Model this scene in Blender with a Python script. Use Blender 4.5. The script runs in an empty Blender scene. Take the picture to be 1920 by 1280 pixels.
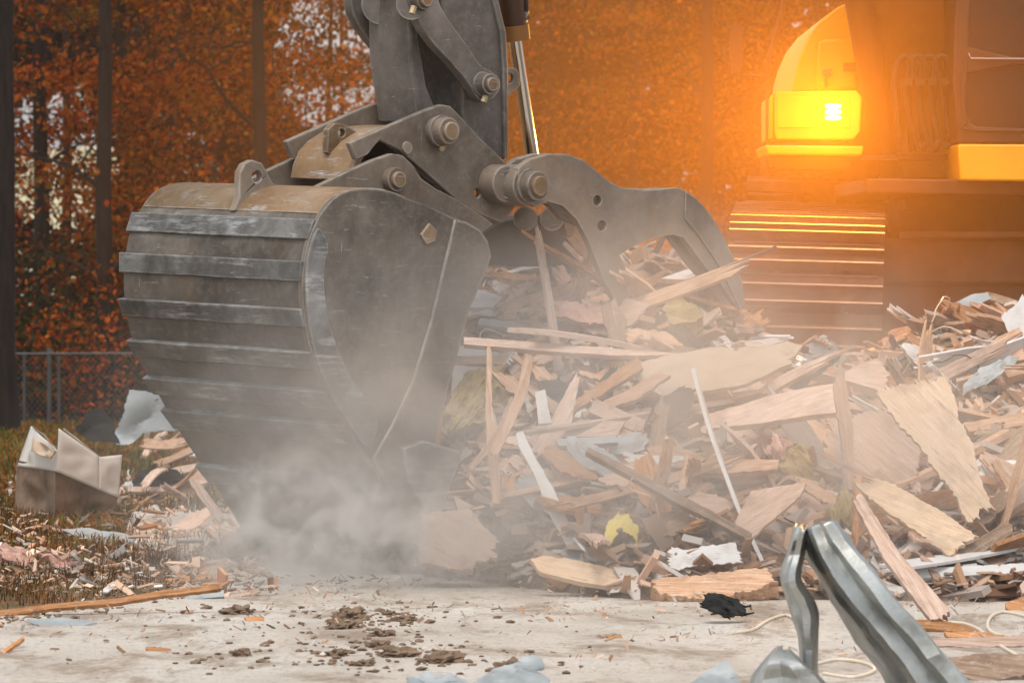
import bpy, bmesh, math, random
from mathutils import Vector, Matrix, noise
from mathutils.geometry import tessellate_polygon
R = math.radians
rnd = random.Random(7)
C = bpy.context.scene.collection
# ---------------------------------------------------------------- camera, world, sun, exposure
F, CH = 10000.0, 1.5
PITCH = math.atan(160 / F)
sc = bpy.context.scene
cd = bpy.data.cameras.new('camera'); cam = bpy.data.objects.new('camera', cd); C.objects.link(cam)
cam.location = (0, 0, CH); cam.rotation_euler = (math.pi / 2 - PITCH, 0, 0)
cd.sensor_width = 36; cd.lens = 36 * F / 1920; cd.clip_start = 0.5; cd.clip_end = 2000
cd.dof.use_dof = True; cd.dof.focus_distance = 24.8; cd.dof.aperture_fstop = 9
sc.camera = cam
w = bpy.data.worlds.new('World'); sc.world = w; w.use_nodes = True
SUN_EL, SUN_ROT = R(66), R(-168)
nt = w.node_tree; bg = nt.nodes['Background']
sky = nt.nodes.new('ShaderNodeTexSky'); sky.sky_type = 'NISHITA'; sky.sun_disc = False
sky.sun_elevation = SUN_EL; sky.sun_rotation = SUN_ROT; sky.dust_density = 2.0; sky.air_density = 1.0
hs = nt.nodes.new('ShaderNodeHueSaturation'); hs.inputs['Saturation'].default_value = .15; nt.links.new(sky.outputs[0], hs.inputs['Color'])
nt.links.new(hs.outputs[0], bg.inputs[0]); bg.inputs[1].default_value = 0.15
sd = bpy.data.lights.new('sun', 'SUN'); sun = bpy.data.objects.new('sun', sd); C.objects.link(sun)
sd.energy = 1.5; sd.angle = R(20); sd.color = (1.0, 0.88, 0.74)
sdir = Vector((math.sin(SUN_ROT) * math.cos(SUN_EL), math.cos(SUN_ROT) * math.cos(SUN_EL), math.sin(SUN_EL)))
sun.rotation_euler = sdir.to_track_quat('Z', 'Y').to_euler()
sc.view_settings.view_transform = 'Standard'; sc.view_settings.look = 'None'
sc.view_settings.exposure = 0.4; sc.view_settings.gamma = 1.0
sc.cycles.max_bounces = 6; sc.cycles.diffuse_bounces = 3; sc.cycles.glossy_bounces = 3
sc.cycles.transmission_bounces = 4; sc.cycles.volume_bounces = 2; sc.cycles.transparent_max_bounces = 8
sc.cycles.volume_step_rate = 1.5; sc.cycles.volume_max_steps = 128
sc.cycles.use_denoising = True

# ---------------------------------------------------------------- helpers
CAM = Vector((0, 0, CH))
FW = Vector((0, math.cos(PITCH), -math.sin(PITCH))); UPV = Vector((0, math.sin(PITCH), math.cos(PITCH)))
def ray(px, py): return FW + Vector(((px - 960) / F, 0, 0)) + UPV * ((640 - py) / F)
def P(px, py, Y):
    d = ray(px, py); return CAM + d * (Y / d.y)
def onpl(px, py, p0, n):
    d = ray(px, py); return CAM + d * ((p0 - CAM).dot(n) / d.dot(n))
def interp(tab, x):
    if x <= tab[0][0]: return tab[0][1]
    for (a, b), (c, d) in zip(tab, tab[1:]):
        if x <= c:
            t = (x - a) / (c - a); return b + (d - b) * t
    return tab[-1][1]
def sm(t): t = max(0, min(1, t)); return t * t * (3 - 2 * t)
def nz(x, y, z=0): return noise.noise(Vector((x, y, z)))
CREST = [(-1.6, 0), (-.9, .25), (-.4, 1.32), (-.1, 1.48), (.3, 1.55), (.7, 1.5), (.95, 1.4), (1.12, 1.12), (1.4, .93), (1.8, .92), (2.0, 1.0), (2.2, 1.12), (2.7, 1.2), (3.4, 1.2), (4.6, .6), (6, .2), (7, 0)]
TOE = [(-1.2, 25.8), (-.5, 25.2), (0, 24.1), (.5, 23.2), (3, 22.9), (7, 23.5)]
def G(x, y):
    g = -.64 * sm((y - 35) / 40) - .5 * sm((y - 75) / 60)
    hc = interp(CREST, x); t0 = interp(TOE, x); tc = 27.5
    if y < tc: h = hc * max(0, min(1, (y - t0) / (tc - t0))) ** .92
    else:
        pl = .6 * sm((x + .2) / 1) * (1 - sm((x - 5.5) / 1.5))
        h = hc + (pl - hc) * sm((y - tc) / 1.2)
        h *= 1 - sm((y - 36) / 2.5)
    if h > .02: h += (.09 * nz(x * 2.3, y * 2.3) + .05 * nz(x * 6, y * 6, 4)) * min(1, h * 3)
    return g + max(0, h)
def hit(px, py, lift=0):
    d = ray(px, py); y = 18.0
    while y < 60:
        p = CAM + d * (y / d.y)
        if p.z <= G(p.x, p.y) + lift: return p
        y += .04
    return P(px, py, 27.4)
WL = {}
def obj(name, V, Fc, mat, parent=None, origin=None, frame=None, smooth=True, bevel=0, mats=None, idx=None, ang=35):
    V = [Vector(v) for v in V]
    if origin is None:
        lo = [min(v[i] for v in V) for i in range(3)]; hi = [max(v[i] for v in V) for i in range(3)]
        origin = Vector([(a + b) / 2 for a, b in zip(lo, hi)])
    if frame is not None:
        ft = frame.transposed(); L = [ft @ (v - origin) for v in V]
    else: L = [v - origin for v in V]
    me = bpy.data.meshes.new(name); me.from_pydata([tuple(v) for v in L], [], Fc); me.validate()
    bm = bmesh.new(); bm.from_mesh(me); bmesh.ops.recalc_face_normals(bm, faces=bm.faces); bm.to_mesh(me); bm.free()
    me.materials.append(mat)
    for m in (mats or []): me.materials.append(m)
    if smooth:
        me.shade_smooth(); me.set_sharp_from_angle(angle=R(ang))
    o = bpy.data.objects.new(name, me); C.objects.link(o)
    o.location = origin
    if frame is not None: o.rotation_euler = frame.to_euler()
    if parent is not None:
        o.parent = parent; o.location = origin - WL[parent]
    WL[o] = Vector(origin)
    if bevel:
        b = o.modifiers.new('bevel', 'BEVEL'); b.width = bevel; b.segments = 2; b.limit_method = 'ANGLE'; b.angle_limit = R(40)
    return o
def empty(name, loc):
    o = bpy.data.objects.new(name, None); C.objects.link(o); o.location = loc; WL[o] = Vector(loc); o.empty_display_size = .2; return o
def tag(o, label=None, cat=None, group=None, kind=None):
    if label: o['label'] = label
    if cat: o['category'] = cat
    if group: o['group'] = group
    if kind: o['kind'] = kind
    return o
class MB:
    def __init__(s): s.V = []; s.F = []
    def add(s, V, Fc):
        n = len(s.V); s.V += list(V); s.F += [tuple(i + n for i in f) for f in Fc]; return s
    def prism(s, pts, vec, holes=()):
        vec = Vector(vec); n = vec.normalized()
        a = n.orthogonal().normalized(); b = n.cross(a)
        loops = [list(pts)] + [list(h) for h in holes]
        flat = [p for l in loops for p in l]; N = len(flat)
        if len(loops) == 1 and len(pts) <= 4: tris = [tuple(range(N))]
        else: tris = tessellate_polygon([[Vector((p.dot(a), p.dot(b), 0)) for p in l] for l in loops])
        Fc = [tuple(t) for t in tris] + [tuple(i + N for i in reversed(t)) for t in tris]
        k = 0
        for l in loops:
            m = len(l)
            for i in range(m):
                j = (i + 1) % m; Fc.append((k + i, k + j, k + j + N, k + i + N))
            k += m
        return s.add(flat + [p + vec for p in flat], Fc)
    def box(s, lo, hi):
        x0, y0, z0 = lo; x1, y1, z1 = hi
        return s.prism([Vector((x0, y0, z0)), Vector((x1, y0, z0)), Vector((x1, y1, z0)), Vector((x0, y1, z0))], (0, 0, z1 - z0))
    def tube(s, pts, r, seg=12, caps=True, rs=None):
        pts = [Vector(p) for p in pts]; n = len(pts); rings = []; prev = None
        for i, p in enumerate(pts):
            t = (pts[min(i + 1, n - 1)] - pts[max(i - 1, 0)]).normalized()
            if prev is None: prev = t.orthogonal().normalized()
            a = (prev - t * prev.dot(t)).normalized(); b = t.cross(a); prev = a
            rr = rs[i] if rs else r
            rings.append([p + (a * math.cos(2 * math.pi * k / seg) + b * math.sin(2 * math.pi * k / seg)) * rr for k in range(seg)])
        Fc = []
        for i in range(n - 1):
            for k in range(seg):
                q = (k + 1) % seg; Fc.append((i * seg + k, i * seg + q, (i + 1) * seg + q, (i + 1) * seg + k))
        if caps: Fc += [tuple(range(seg)), tuple((n - 1) * seg + k for k in reversed(range(seg)))]
        return s.add([v for rg in rings for v in rg], Fc)
    def obj(s, name, mat, parent=None, **k): return obj(name, s.V, s.F, mat, parent, **k)

# ---------------------------------------------------------------- materials
class NT:
    def __init__(s, name):
        s.m = bpy.data.materials.new(name); s.m.use_nodes = True; s.t = s.m.node_tree
        s.b = s.t.nodes['Principled BSDF']; s.out = s.t.nodes['Material Output']
        s.co = s.t.nodes.new('ShaderNodeTexCoord')
    def n(s, ty, **k):
        x = s.t.nodes.new(ty)
        for a, b in k.items(): setattr(x, a, b)
        return x
    def l(s, a, b): s.t.links.new(a, b)
    def shuffle(s):
        oi = s.n('ShaderNodeObjectInfo'); m = s.n('ShaderNodeVectorMath', operation='SCALE'); m.inputs[0].default_value = (37, 19, 23); s.l(oi.outputs['Random'], m.inputs['Scale'])
        a = s.n('ShaderNodeVectorMath', operation='ADD'); s.l(s.co.outputs['Object'], a.inputs[0]); s.l(m.outputs[0], a.inputs[1]); s.vec = a.outputs[0]
    def mp(s, scale=(1, 1, 1), rot=(0, 0, 0), src='Object'):
        x = s.n('ShaderNodeMapping'); x.inputs['Scale'].default_value = scale; x.inputs['Rotation'].default_value = rot
        s.l(getattr(s, 'vec', None) or s.co.outputs[src], x.inputs[0]); return x.outputs[0]
    def noise(s, vec, scale, detail=5, rough=.6, dist=0):
        x = s.n('ShaderNodeTexNoise'); x.inputs['Scale'].default_value = scale; x.inputs['Detail'].default_value = detail
        x.inputs['Roughness'].default_value = rough; x.inputs['Distortion'].default_value = dist
        s.l(vec, x.inputs['Vector']); return x.outputs['Fac']
    def ramp(s, fac, stops):
        x = s.n('ShaderNodeValToRGB'); e = x.color_ramp.elements
        while len(e) < len(stops): e.new(.5)
        for q, (p, c) in zip(e, stops):
            q.position = p; q.color = (c, c, c, 1) if isinstance(c, (int, float)) else (*c, 1)
        s.l(fac, x.inputs[0]); return x.outputs[0]
    def mix(s, f, a, b, mode='MIX'):
        x = s.n('ShaderNodeMix', data_type='RGBA', blend_type=mode)
        for v, i in ((f, 0), (a, 6), (b, 7)):
            if isinstance(v, (int, float)): x.inputs[i].default_value = v
            elif isinstance(v, tuple): x.inputs[i].default_value = (*v, 1)
            else: s.l(v, x.inputs[i])
        return x.outputs[2]
    def hsv(s, col, val, sat=None):
        x = s.n('ShaderNodeHueSaturation'); s.l(col, x.inputs['Color'])
        s.l(val, x.inputs['Value'])
        if sat is not None: s.l(sat, x.inputs['Saturation'])
        return x.outputs[0]
    def bump(s, h, d=.01, st=.5):
        x = s.n('ShaderNodeBump'); x.inputs['Strength'].default_value = st; x.inputs['Distance'].default_value = d
        s.l(h, x.inputs['Height']); s.l(x.outputs[0], s.b.inputs['Normal'])
    def fin(s, col, rough=.8, metal=0, spec=.3):
        if isinstance(col, tuple): s.b.inputs['Base Color'].default_value = (*col, 1)
        else: s.l(col, s.b.inputs['Base Color'])
        if isinstance(rough, (int, float)): s.b.inputs['Roughness'].default_value = rough
        else: s.l(rough, s.b.inputs['Roughness'])
        s.b.inputs['Metallic'].default_value = metal; s.b.inputs['Specular IOR Level'].default_value = spec
        return s.m
def orand(t, lo, hi):
    oi = t.n('ShaderNodeObjectInfo'); mr = t.n('ShaderNodeMapRange'); mr.inputs[3].default_value = lo; mr.inputs[4].default_value = hi
    t.l(oi.outputs['Random'], mr.inputs[0]); return mr.outputs[0]
def m_wood(name, a, b, c, spread=(.75, 1.2), grain=26, knots=True):
    t = NT(name)
    v = t.mp((1.6, grain, grain)); n1 = t.noise(v, 3.0, 6, .65, .6)
    col = t.ramp(n1, [(.3, a), (.5, b), (.68, c)])
    n2 = t.noise(t.mp(), 5, 3); col = t.mix(t.ramp(n2, [(.52, 0.0), (.72, .55)]), col, tuple(x * .45 for x in a))
    n4 = t.noise(t.mp((2.5, grain * 3, grain * 3)), 3.0, 4, .7, .3); col = t.mix(t.ramp(n4, [(.3, .8), (.42, 0.0)]), col, tuple(x * .35 for x in a))
    n5 = t.noise(t.mp((4, 4, 4)), 30, 4, .8); col = t.mix(t.ramp(n5, [(.56, 0.0), (.7, .45)]), col, (.5, .43, .38))
    n3 = t.noise(t.mp((3, 3, 3)), 9, 4); col = t.mix(t.ramp(n3, [(.55, 0.0), (.75, .5)]), col, (.62, .55, .5))
    col = t.hsv(col, orand(t, *spread))
    t.bump(t.mix(.5, n1, n4), .012, .9); return t.fin(col, .85, 0, .2)
def m_noise(name, stops, scale=4, detail=6, rough=.85, metal=0, bump=.01, bscale=None, spread=None, spec=.3, stretch=(1, 1, 1), bst=.5):
    t = NT(name); v = t.mp(stretch); n1 = t.noise(v, scale, detail)
    col = t.ramp(n1, stops)
    if spread: col = t.hsv(col, orand(t, *spread))
    if bump: t.bump(t.noise(v, bscale or scale * 4, 5), bump, bst)
    return t.fin(col, rough, metal, spec)
def m_steel(name, dark, mid, light, rust, scr=.62, rustamt=(.5, .68), rough=.5, metal=.35):
    t = NT(name); t.shuffle(); v = t.mp()
    n1 = t.noise(v, 3.2, 9, .68); col = t.ramp(n1, [(.28, dark), (.5, mid), (.72, light)])
    nr = t.noise(t.mp((1, 1, .6)), 2.3, 8, .7); col = t.mix(t.ramp(nr, [(rustamt[0], 0.0), (rustamt[1], .85)]), col, rust)
    s1 = t.noise(t.mp((2, 2, 16), (.5, .3, .2)), 2.2, 7, .75, .3); f1 = t.ramp(s1, [(scr, 0.0), (scr + .07, .75)])
    msk = t.noise(v, 4.5, 3); f1m = t.mix(1.0, f1, t.ramp(msk, [(.42, 0.0), (.6, 1.0)]), 'MULTIPLY')
    col = t.mix(f1m, col, (.42, .45, .47))
    s2 = t.noise(t.mp((20, 20, 1.5), (.1, .9, .4)), 1.7, 5, .7); col = t.mix(t.ramp(s2, [(.68, 0.0), (.74, .6)]), col, (.5, .52, .53))
    s3 = t.noise(t.mp((3, 3, 24), (1.1, .5, -.6)), 2.0, 6, .75, .4); col = t.mix(t.ramp(s3, [(.64, 0.0), (.69, .6)]), col, (.45, .46, .46))
    lo_ = t.noise(v, 1.1, 4); col = t.mix(1.0, col, t.ramp(lo_, [(.35, .62), (.65, 1.25)]), 'MULTIPLY')
    nd = t.noise(v, 26, 4, .7); col = t.mix(t.ramp(nd, [(.5, 0.0), (.8, .45)]), col, (.30, .26, .22))
    bv = t.n('ShaderNodeBevel'); bv.samples = 4; bv.inputs['Radius'].default_value = .014
    gm = t.n('ShaderNodeNewGeometry'); dp = t.n('ShaderNodeVectorMath', operation='DOT_PRODUCT'); t.l(bv.outputs[0], dp.inputs[0]); t.l(gm.outputs['Normal'], dp.inputs[1])
    ew = t.ramp(dp.outputs['Value'], [(.9, 1.0), (.995, 0.0)]); ew = t.mix(1.0, ew, t.ramp(t.noise(v, 9, 6, .7), [(.4, .1), (.6, .8)]), 'MULTIPLY')
    col = t.mix(ew, col, (.5, .48, .45))
    t.bump(t.mix(.5, t.noise(v, 14, 8, .7), t.noise(v, 3, 3)), .012, .6)
    return t.fin(col, t.ramp(n1, [(.3, rough + .2), (.7, rough)]), metal, .4)
M = {}
M['bucket'] = m_steel('worn_bucket_steel', (.06, .05, .043), (.135, .118, .1), (.225, .205, .18), (.17, .12, .08), .6, (.52, .68))
M['strip'] = m_steel('scraped_wear_steel', (.06, .056, .052), (.13, .128, .124), (.27, .28, .285), (.17, .125, .09), .5, (.6, .75), .45, .3)
M['ochre'] = m_steel('ochre_rusty_paint', (.14, .095, .055), (.25, .165, .09), (.30, .235, .17), (.2, .115, .055), .55, (.45, .65), .6, .1)
M['link'] = m_steel('dusty_brown_linkage_paint', (.13, .102, .08), (.22, .18, .145), (.3, .26, .22), (.25, .17, .11), .63, (.48, .68), .6, .15)
M['thumb'] = m_steel('pale_dusty_thumb_steel', (.15, .122, .095), (.235, .195, .16), (.33, .285, .24), (.25, .165, .1), .62, (.5, .7), .65, .1)
M['arm'] = m_steel('dark_dusty_arm_paint', (.08, .068, .062), (.135, .117, .106), (.2, .178, .16), (.16, .115, .09), .64, (.55, .72), .6, .15)
M['dark'] = m_noise('dark_greasy_steel', [(.3, (.02, .015, .013)), (.7, (.06, .045, .038))], 5, rough=.7, bump=.004)
M['under'] = m_noise('dusty_undercarriage_paint', [(.3, (.045, .028, .02)), (.7, (.12, .075, .05))], 4, rough=.8, bump=.006)
M['shoe'] = m_noise('muddy_track_steel', [(.3, (.04, .025, .018)), (.55, (.09, .06, .04)), (.75, (.17, .12, .08))], 6, rough=.9, metal=0, bump=.012)
M['tip'] = m_noise('lit_grouser_steel', [(.3, (.4, .31, .22)), (.7, (.56, .45, .34))], 8, rough=.95, metal=0, bump=.01, spec=.1)  # light on the grouser tips, put into a paler steel colour
M['yellow'] = m_noise('yellow_machine_paint', [(.3, (.74, .38, .01)), (.6, (.82, .46, .012)), (.8, (.7, .4, .04))], 3, rough=.42, bump=.001, spec=.5)
M['boomp'] = m_noise('boom_faded_paint', [(.3, (.14, .06, .015)), (.7, (.26, .12, .03))], 3, rough=.55, bump=.002)
M['cabp'] = m_noise('cab_frame_brown_paint', [(.3, (.05, .022, .012)), (.7, (.09, .042, .022))], 4, rough=.45, bump=.001)
M['chrome'] = NT('polished_chrome_rod').fin((.6, .58, .56), .18, 1)
M['rubber'] = m_noise('rubber_hose', [(.3, (.02, .012, .01)), (.7, (.05, .03, .02))], 9, rough=.6, bump=.002)
M['brass'] = m_noise('brass_bolt_metal', [(.3, (.3, .22, .1)), (.7, (.6, .5, .32))], 20, rough=.4, metal=.7, bump=.002)
t = NT('tinted_window_glass'); M['glass'] = t.fin((.022, .014, .012), .12, 0, .25)
t = NT('lit_lamp_lens'); t.b.inputs['Emission Color'].default_value = (1, .78, .42, 1); t.b.inputs['Emission Strength'].default_value = 7; M['lamp'] = t.fin((.9, .9, .85), .3)
M['wood'] = m_wood('fresh_splintered_pine', (.38, .2, .11), (.6, .38, .25), (.72, .52, .38))
M['wood2'] = m_wood('pale_pinkish_lumber', (.46, .3, .22), (.66, .48, .385), (.76, .62, .53))
M['wood3'] = m_wood('weathered_grey_brown_lumber', (.17, .11, .075), (.3, .21, .15), (.42, .32, .25))
M['wood4'] = m_wood('orange_split_wood', (.3, .12, .045), (.5, .24, .1), (.62, .36, .2))
M['ply'] = m_wood('yellowish_plywood_veneer', (.58, .41, .27), (.68, .51, .36), (.74, .6, .47), (.9, 1.1), 14)
M['white'] = m_noise('chipped_white_paint', [(.3, (.5, .48, .46)), (.45, (.68, .68, .68)), (.8, (.76, .78, .8))], 7, rough=.6, bump=.004, spread=(.8, 1.1))
M['bluegrey'] = m_noise('bluish_grey_sheet', [(.3, (.24, .27, .29)), (.6, (.36, .4, .42)), (.8, (.45, .5, .53))], 5, rough=.5, metal=.1, bump=.004)
M['darkgrey'] = m_noise('dark_tar_paper', [(.3, (.012, .012, .012)), (.7, (.04, .04, .04))], 7, rough=.85, bump=.01, spec=.1)
M['pinkfluff'] = m_noise('pink_glass_wool', [(.3, (.42, .22, .17)), (.7, (.66, .44, .37))], 20, rough=1, bump=.03, bscale=60)
M['yellowfluff'] = m_noise('yellow_brown_glass_wool', [(.3, (.26, .19, .07)), (.7, (.46, .37, .17))], 18, rough=1, bump=.03, bscale=60)
M['plastic'] = m_noise('yellow_plastic', [(.3, (.55, .42, .06)), (.7, (.7, .6, .16))], 5, rough=.4, bump=.004)
M['carpet'] = m_noise('beige_felt_carpet', [(.3, (.4, .3, .21)), (.5, (.5, .39, .29)), (.75, (.58, .47, .37))], 6, rough=1, bump=.01, bscale=150)
M['galv'] = m_steel('galvanised_dented_sheet', (.2, .21, .2), (.45, .48, .47), (.66, .7, .7), (.22, .14, .09), .56, (.6, .74), .32, .88)
M['cream'] = m_noise('cream_enamel', [(.3, (.55, .52, .47)), (.7, (.72, .7, .66))], 3, rough=.4, bump=.002)
M['brownbox'] = m_noise('dirty_brown_tank_sheet', [(.3, (.07, .045, .03)), (.45, (.19, .125, .08)), (.6, (.27, .19, .13)), (.75, (.12, .08, .055))], 5, rough=.6, bump=.006)
M['cable'] = NT('cream_cable').fin((.7, .62, .5), .5)
M['soil'] = m_noise('dark_soil', [(.3, (.12, .08, .055)), (.7, (.28, .2, .14))], 15, rough=1, bump=.02)
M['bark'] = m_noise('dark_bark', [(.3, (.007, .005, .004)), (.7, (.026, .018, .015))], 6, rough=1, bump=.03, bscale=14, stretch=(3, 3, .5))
M['fence'] = m_noise('galvanised_fence_wire', [(.3, (.07, .07, .07)), (.7, (.12, .12, .125))], 5, rough=.5, metal=.5, bump=0)
def m_island(name, stops, rough=.8, transl=0, var=None):
    t = NT(name); g = t.n('ShaderNodeNewGeometry')
    col = t.ramp(g.outputs['Random Per Island'], stops)
    n = t.noise(t.mp(), .8, 3); col = t.mix(1.0, col, t.ramp(n, [(.35, .35), (.65, 1.3)]), 'MULTIPLY')
    if 'orange' in name or 'red' in name: n2 = t.noise(t.mp((1, 1, 1), (.3, .2, 1)), .55, 2); col = t.mix(t.ramp(n2, [(.55, 0.0), (.66, .6)]), col, (.09, .085, .012))
    m = t.fin(col, rough, 0, .15)
    if transl:
        tr = t.n('ShaderNodeBsdfTranslucent'); t.l(col, tr.inputs[0]); mx = t.n('ShaderNodeMixShader'); mx.inputs[0].default_value = transl
        t.l(t.b.outputs[0], mx.inputs[1]); t.l(tr.outputs[0], mx.inputs[2]); t.l(mx.outputs[0], t.out.inputs[0])
    return m
M['leaf_red'] = m_island('red_orange_leaves', [(0, (0.05, 0.008, 0.002)), (.35, (0.22, 0.030, 0.002)), (.7, (0.45, 0.075, 0.004)), (1, (0.42, 0.13, 0.008))], .8, .35)
M['leaf_orange'] = m_island('orange_gold_leaves', [(0, (0.075, 0.018, 0.002)), (.4, (0.32, 0.066, 0.004)), (.75, (0.46, 0.135, 0.007)), (1, (0.120, 0.098, 0.011))], .8, .35)
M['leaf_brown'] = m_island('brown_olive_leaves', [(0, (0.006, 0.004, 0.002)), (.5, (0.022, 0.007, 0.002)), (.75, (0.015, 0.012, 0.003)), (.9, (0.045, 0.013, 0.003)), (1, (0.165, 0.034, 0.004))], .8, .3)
M['leaf_green'] = m_island('olive_green_leaves', [(0, (0.011, 0.018, 0.004)), (.5, (0.030, 0.038, 0.007)), (.8, (0.075, 0.060, 0.011)), (1, (0.210, 0.053, 0.007))], .8, .3)
M['shard'] = m_island('mixed_debris_shards', [(0, (.16, .09, .06)), (.15, (.45, .26, .15)), (.45, (.68, .48, .36)), (.6, (.36, .24, .18)), (.72, (.7, .66, .62)), (.86, (.25, .24, .24)), (1, (.72, .54, .44))])
M['blade'] = m_island('dry_and_green_grass', [(0, (.13, .055, .015)), (.35, (.26, .13, .035)), (.55, (.1, .1, .018)), (.8, (.08, .13, .015)), (.9, (.4, .12, .01)), (1, (.3, .06, .008))], .9, .2)
M['straw'] = m_island('dead_straw', [(0, (.05, .022, .01)), (.6, (.15, .075, .03)), (1, (.3, .17, .07))], .9, .1)
# ground materials
t = NT('dirt_and_leaf_litter'); v = t.mp(src='Object')
n1 = t.noise(v, 1.3, 8, .65); col = t.ramp(n1, [(.3, (.07, .04, .02)), (.5, (.17, .10, .055)), (.7, (.25, .18, .12))])
n2 = t.noise(v, .5, 4); col = t.mix(t.ramp(n2, [(.45, 0.0), (.6, .8)]), col, (.09, .1, .025))
n3 = t.noise(v, 9, 4); col = t.mix(t.ramp(n3, [(.58, 0.0), (.66, .7)]), col, (.36, .12, .02))
t.bump(t.noise(v, 12, 6), .04, .8); M['dirt'] = t.fin(col, .95)
t = NT('dusty_concrete'); v = t.mp((1, .5, 1))
n1 = t.noise(v, 1.1, 9, .62); col = t.ramp(n1, [(.3, (.5, .45, .395)), (.5, (.66, .61, .55)), (.72, (.76, .73, .69))])
n2 = t.noise(t.mp((1.6, .6, 1), (0, 0, .3)), 1.5, 14, .76, .5); col = t.mix(t.ramp(n2, [(.5, 0.0), (.6, .75)]), col, (.3, .215, .15))
n3 = t.noise(v, 22, 6, .7); col = t.mix(t.ramp(n3, [(.57, 0.0), (.68, .7)]), col, (.22, .155, .11))
n4 = t.noise(v, 60, 3); col = t.mix(t.ramp(n4, [(.5, 0.0), (.75, .4)]), col, (.3, .25, .21))
t.bump(t.noise(v, 22, 10, .75), .03, .9); M['slab'] = t.fin(col, .9)
t = NT('dusty_rubble_bed'); v = t.mp(src='Object')
n1 = t.noise(v, 5, 8, .7, 1); col = t.ramp(n1, [(.3, (.2, .14, .11)), (.5, (.42, .31, .24)), (.7, (.62, .5, .42))])
t.bump(t.noise(v, 9, 8, .7, 2), .12, 1); M['rubble'] = t.fin(col, .95)
M['meadow'] = m_noise('pale_dry_meadow', [(.35, (.3, .27, .15)), (.5, (.5, .46, .3)), (.7, (.62, .58, .42))], .6, rough=1, bump=.1)

# ---------------------------------------------------------------- ground
def grid(name, xs, ys, fz, mat, kind='structure'):
    V = [(x, y, fz(x, y)) for y in ys for x in xs]; n = len(xs)
    Fc = [(j * n + i, j * n + i + 1, (j + 1) * n + i + 1, (j + 1) * n + i) for j in range(len(ys) - 1) for i in range(n - 1)]
    o = obj(name, V, Fc, mat, origin=Vector((0, 0, 0)), ang=80); tag(o, kind=kind); return o
def base(x, y): return -.64 * sm((y - 35) / 40) - .5 * sm((y - 75) / 60)
xs = [-600, -200, -80, -40, -20] + [-10 + i * .5 for i in range(41)] + [20, 40, 80, 200, 600]
ys = [-30, 0, 10] + [15 + i * .6 for i in range(40)] + [40 + i * 4 for i in range(30)] + [200, 400, 900]
grid('ground', xs, ys, lambda x, y: base(x, y) - .03 + .03 * nz(x, y) * (1 if x < -2 else 0), M['dirt'])
slab_px = [(-500, 1195), (-200, 1180), (0, 1158), (150, 1138), (350, 1100), (415, 1062), (300, 1036), (235, 1000), (250, 955), (420, 925)]
sp = [P(x, y, 15000 / (y - 480)) for x, y in slab_px]
sp = [Vector((p.x, p.y, 0)) for p in sp] + [Vector((9, 33, 0)), Vector((9, 8, 0)), Vector((-6, 8, 0))]
sl = MB(); sl.prism([p - Vector((0, 0, .15)) for p in sp], (0, 0, .155)); tag(sl.obj('concrete_slab', M['slab'], origin=Vector((0, 0, 0))), kind='structure')
# far meadow rise seen through the trees
grid('meadow_hill', [-60 + i * 8 for i in range(17)], [135 + i * 6 for i in range(12)], lambda x, y: -1.3 + 6.5 * sm((y - 138) / 50) * sm((14 - x) / 30 + .45) + .5 * nz(x * .1, y * .1), M['meadow'])
# ---------------------------------------------------------------- rubble bed
xs = [-1.7 + i * .06 for i in range(150)]; ys = [22.6 + i * .07 for i in range(76)] + [28 + i * .3 for i in range(36)]
def rz(x, y):
    g = G(x, y) - base(x, y)
    return base(x, y) + (g + (.07 * nz(x * 9, y * 9, 2) + .05 * nz(x * 19, y * 19, 7)) if g > .02 else -.05)
rb = grid('debris_pile', xs, ys, rz, M['rubble'], 'stuff'); tag(rb, 'mound of fine crushed debris under the broken timber', 'debris')
def shards(name, N, place, smin, smax, mat, label, cat):
    mb = MB(); r = random.Random(name)
    for i in range(N):
        p = place(r)
        if p is None: continue
        L = r.uniform(smin, smax) * r.choice((.5, .7, 1, 1.6)); wd = L * r.uniform(.08, .4); th = L * r.uniform(.03, .12)
        yaw = r.uniform(0, 6.28); el = r.gauss(0, .45)
        a = Vector((math.cos(yaw) * math.cos(el), math.sin(yaw) * math.cos(el), math.sin(el)))
        b = a.cross(Vector((r.gauss(0, .5), r.gauss(0, .5) - .3, 1))).normalized(); c = a.cross(b)
        p = p + Vector((0, 0, r.uniform(-.01, .05)))
        q = [p - a * L / 2 - b * wd / 2, p + a * L / 2 - b * wd * r.uniform(.05, .5), p + a * L * r.uniform(.2, .5) + b * wd / 2, p - a * L * r.uniform(.3, .5) + b * wd / 2]
        mb.add(q + [v + c * th for v in q], [(0, 1, 2, 3), (7, 6, 5, 4), (0, 4, 5, 1), (1, 5, 6, 2), (2, 6, 7, 3), (3, 7, 4, 0)])
    o = mb.obj(name, mat, origin=Vector((0, 0, 0)), smooth=False); tag(o, label, cat, kind='stuff'); return o
def pl_pile(r):
    x = r.uniform(-.9, 4.6); y = interp(TOE, x) + r.random() * (28.2 - interp(TOE, x)); g = G(x, y)
    if g < .03: return None
    return Vector((x, y, g))
shards('splinters', 15000, pl_pile, .05, .22, M['shard'], 'countless small splinters and chips littering the debris pile', 'debris')
def pl_slab(r):
    px = r.uniform(-20, 1940); py = 1090 + 190 * r.random() ** 1.6; Y = 15000 / (py - 480)
    x = P(px, py, Y).x
    k = nz(x * 2.0, Y * 1.2, 9) + nz(x * 5, Y * 3, 3) * .5 - (py - 1120) / 260
    if k < r.uniform(-.4, .5): return None
    return Vector((x, Y, .006))
shards('wood_crumbs', 9000, pl_slab, .006, .03, M['shard'], 'small wood crumbs and grit scattered over the concrete slab', 'crumbs')
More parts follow.
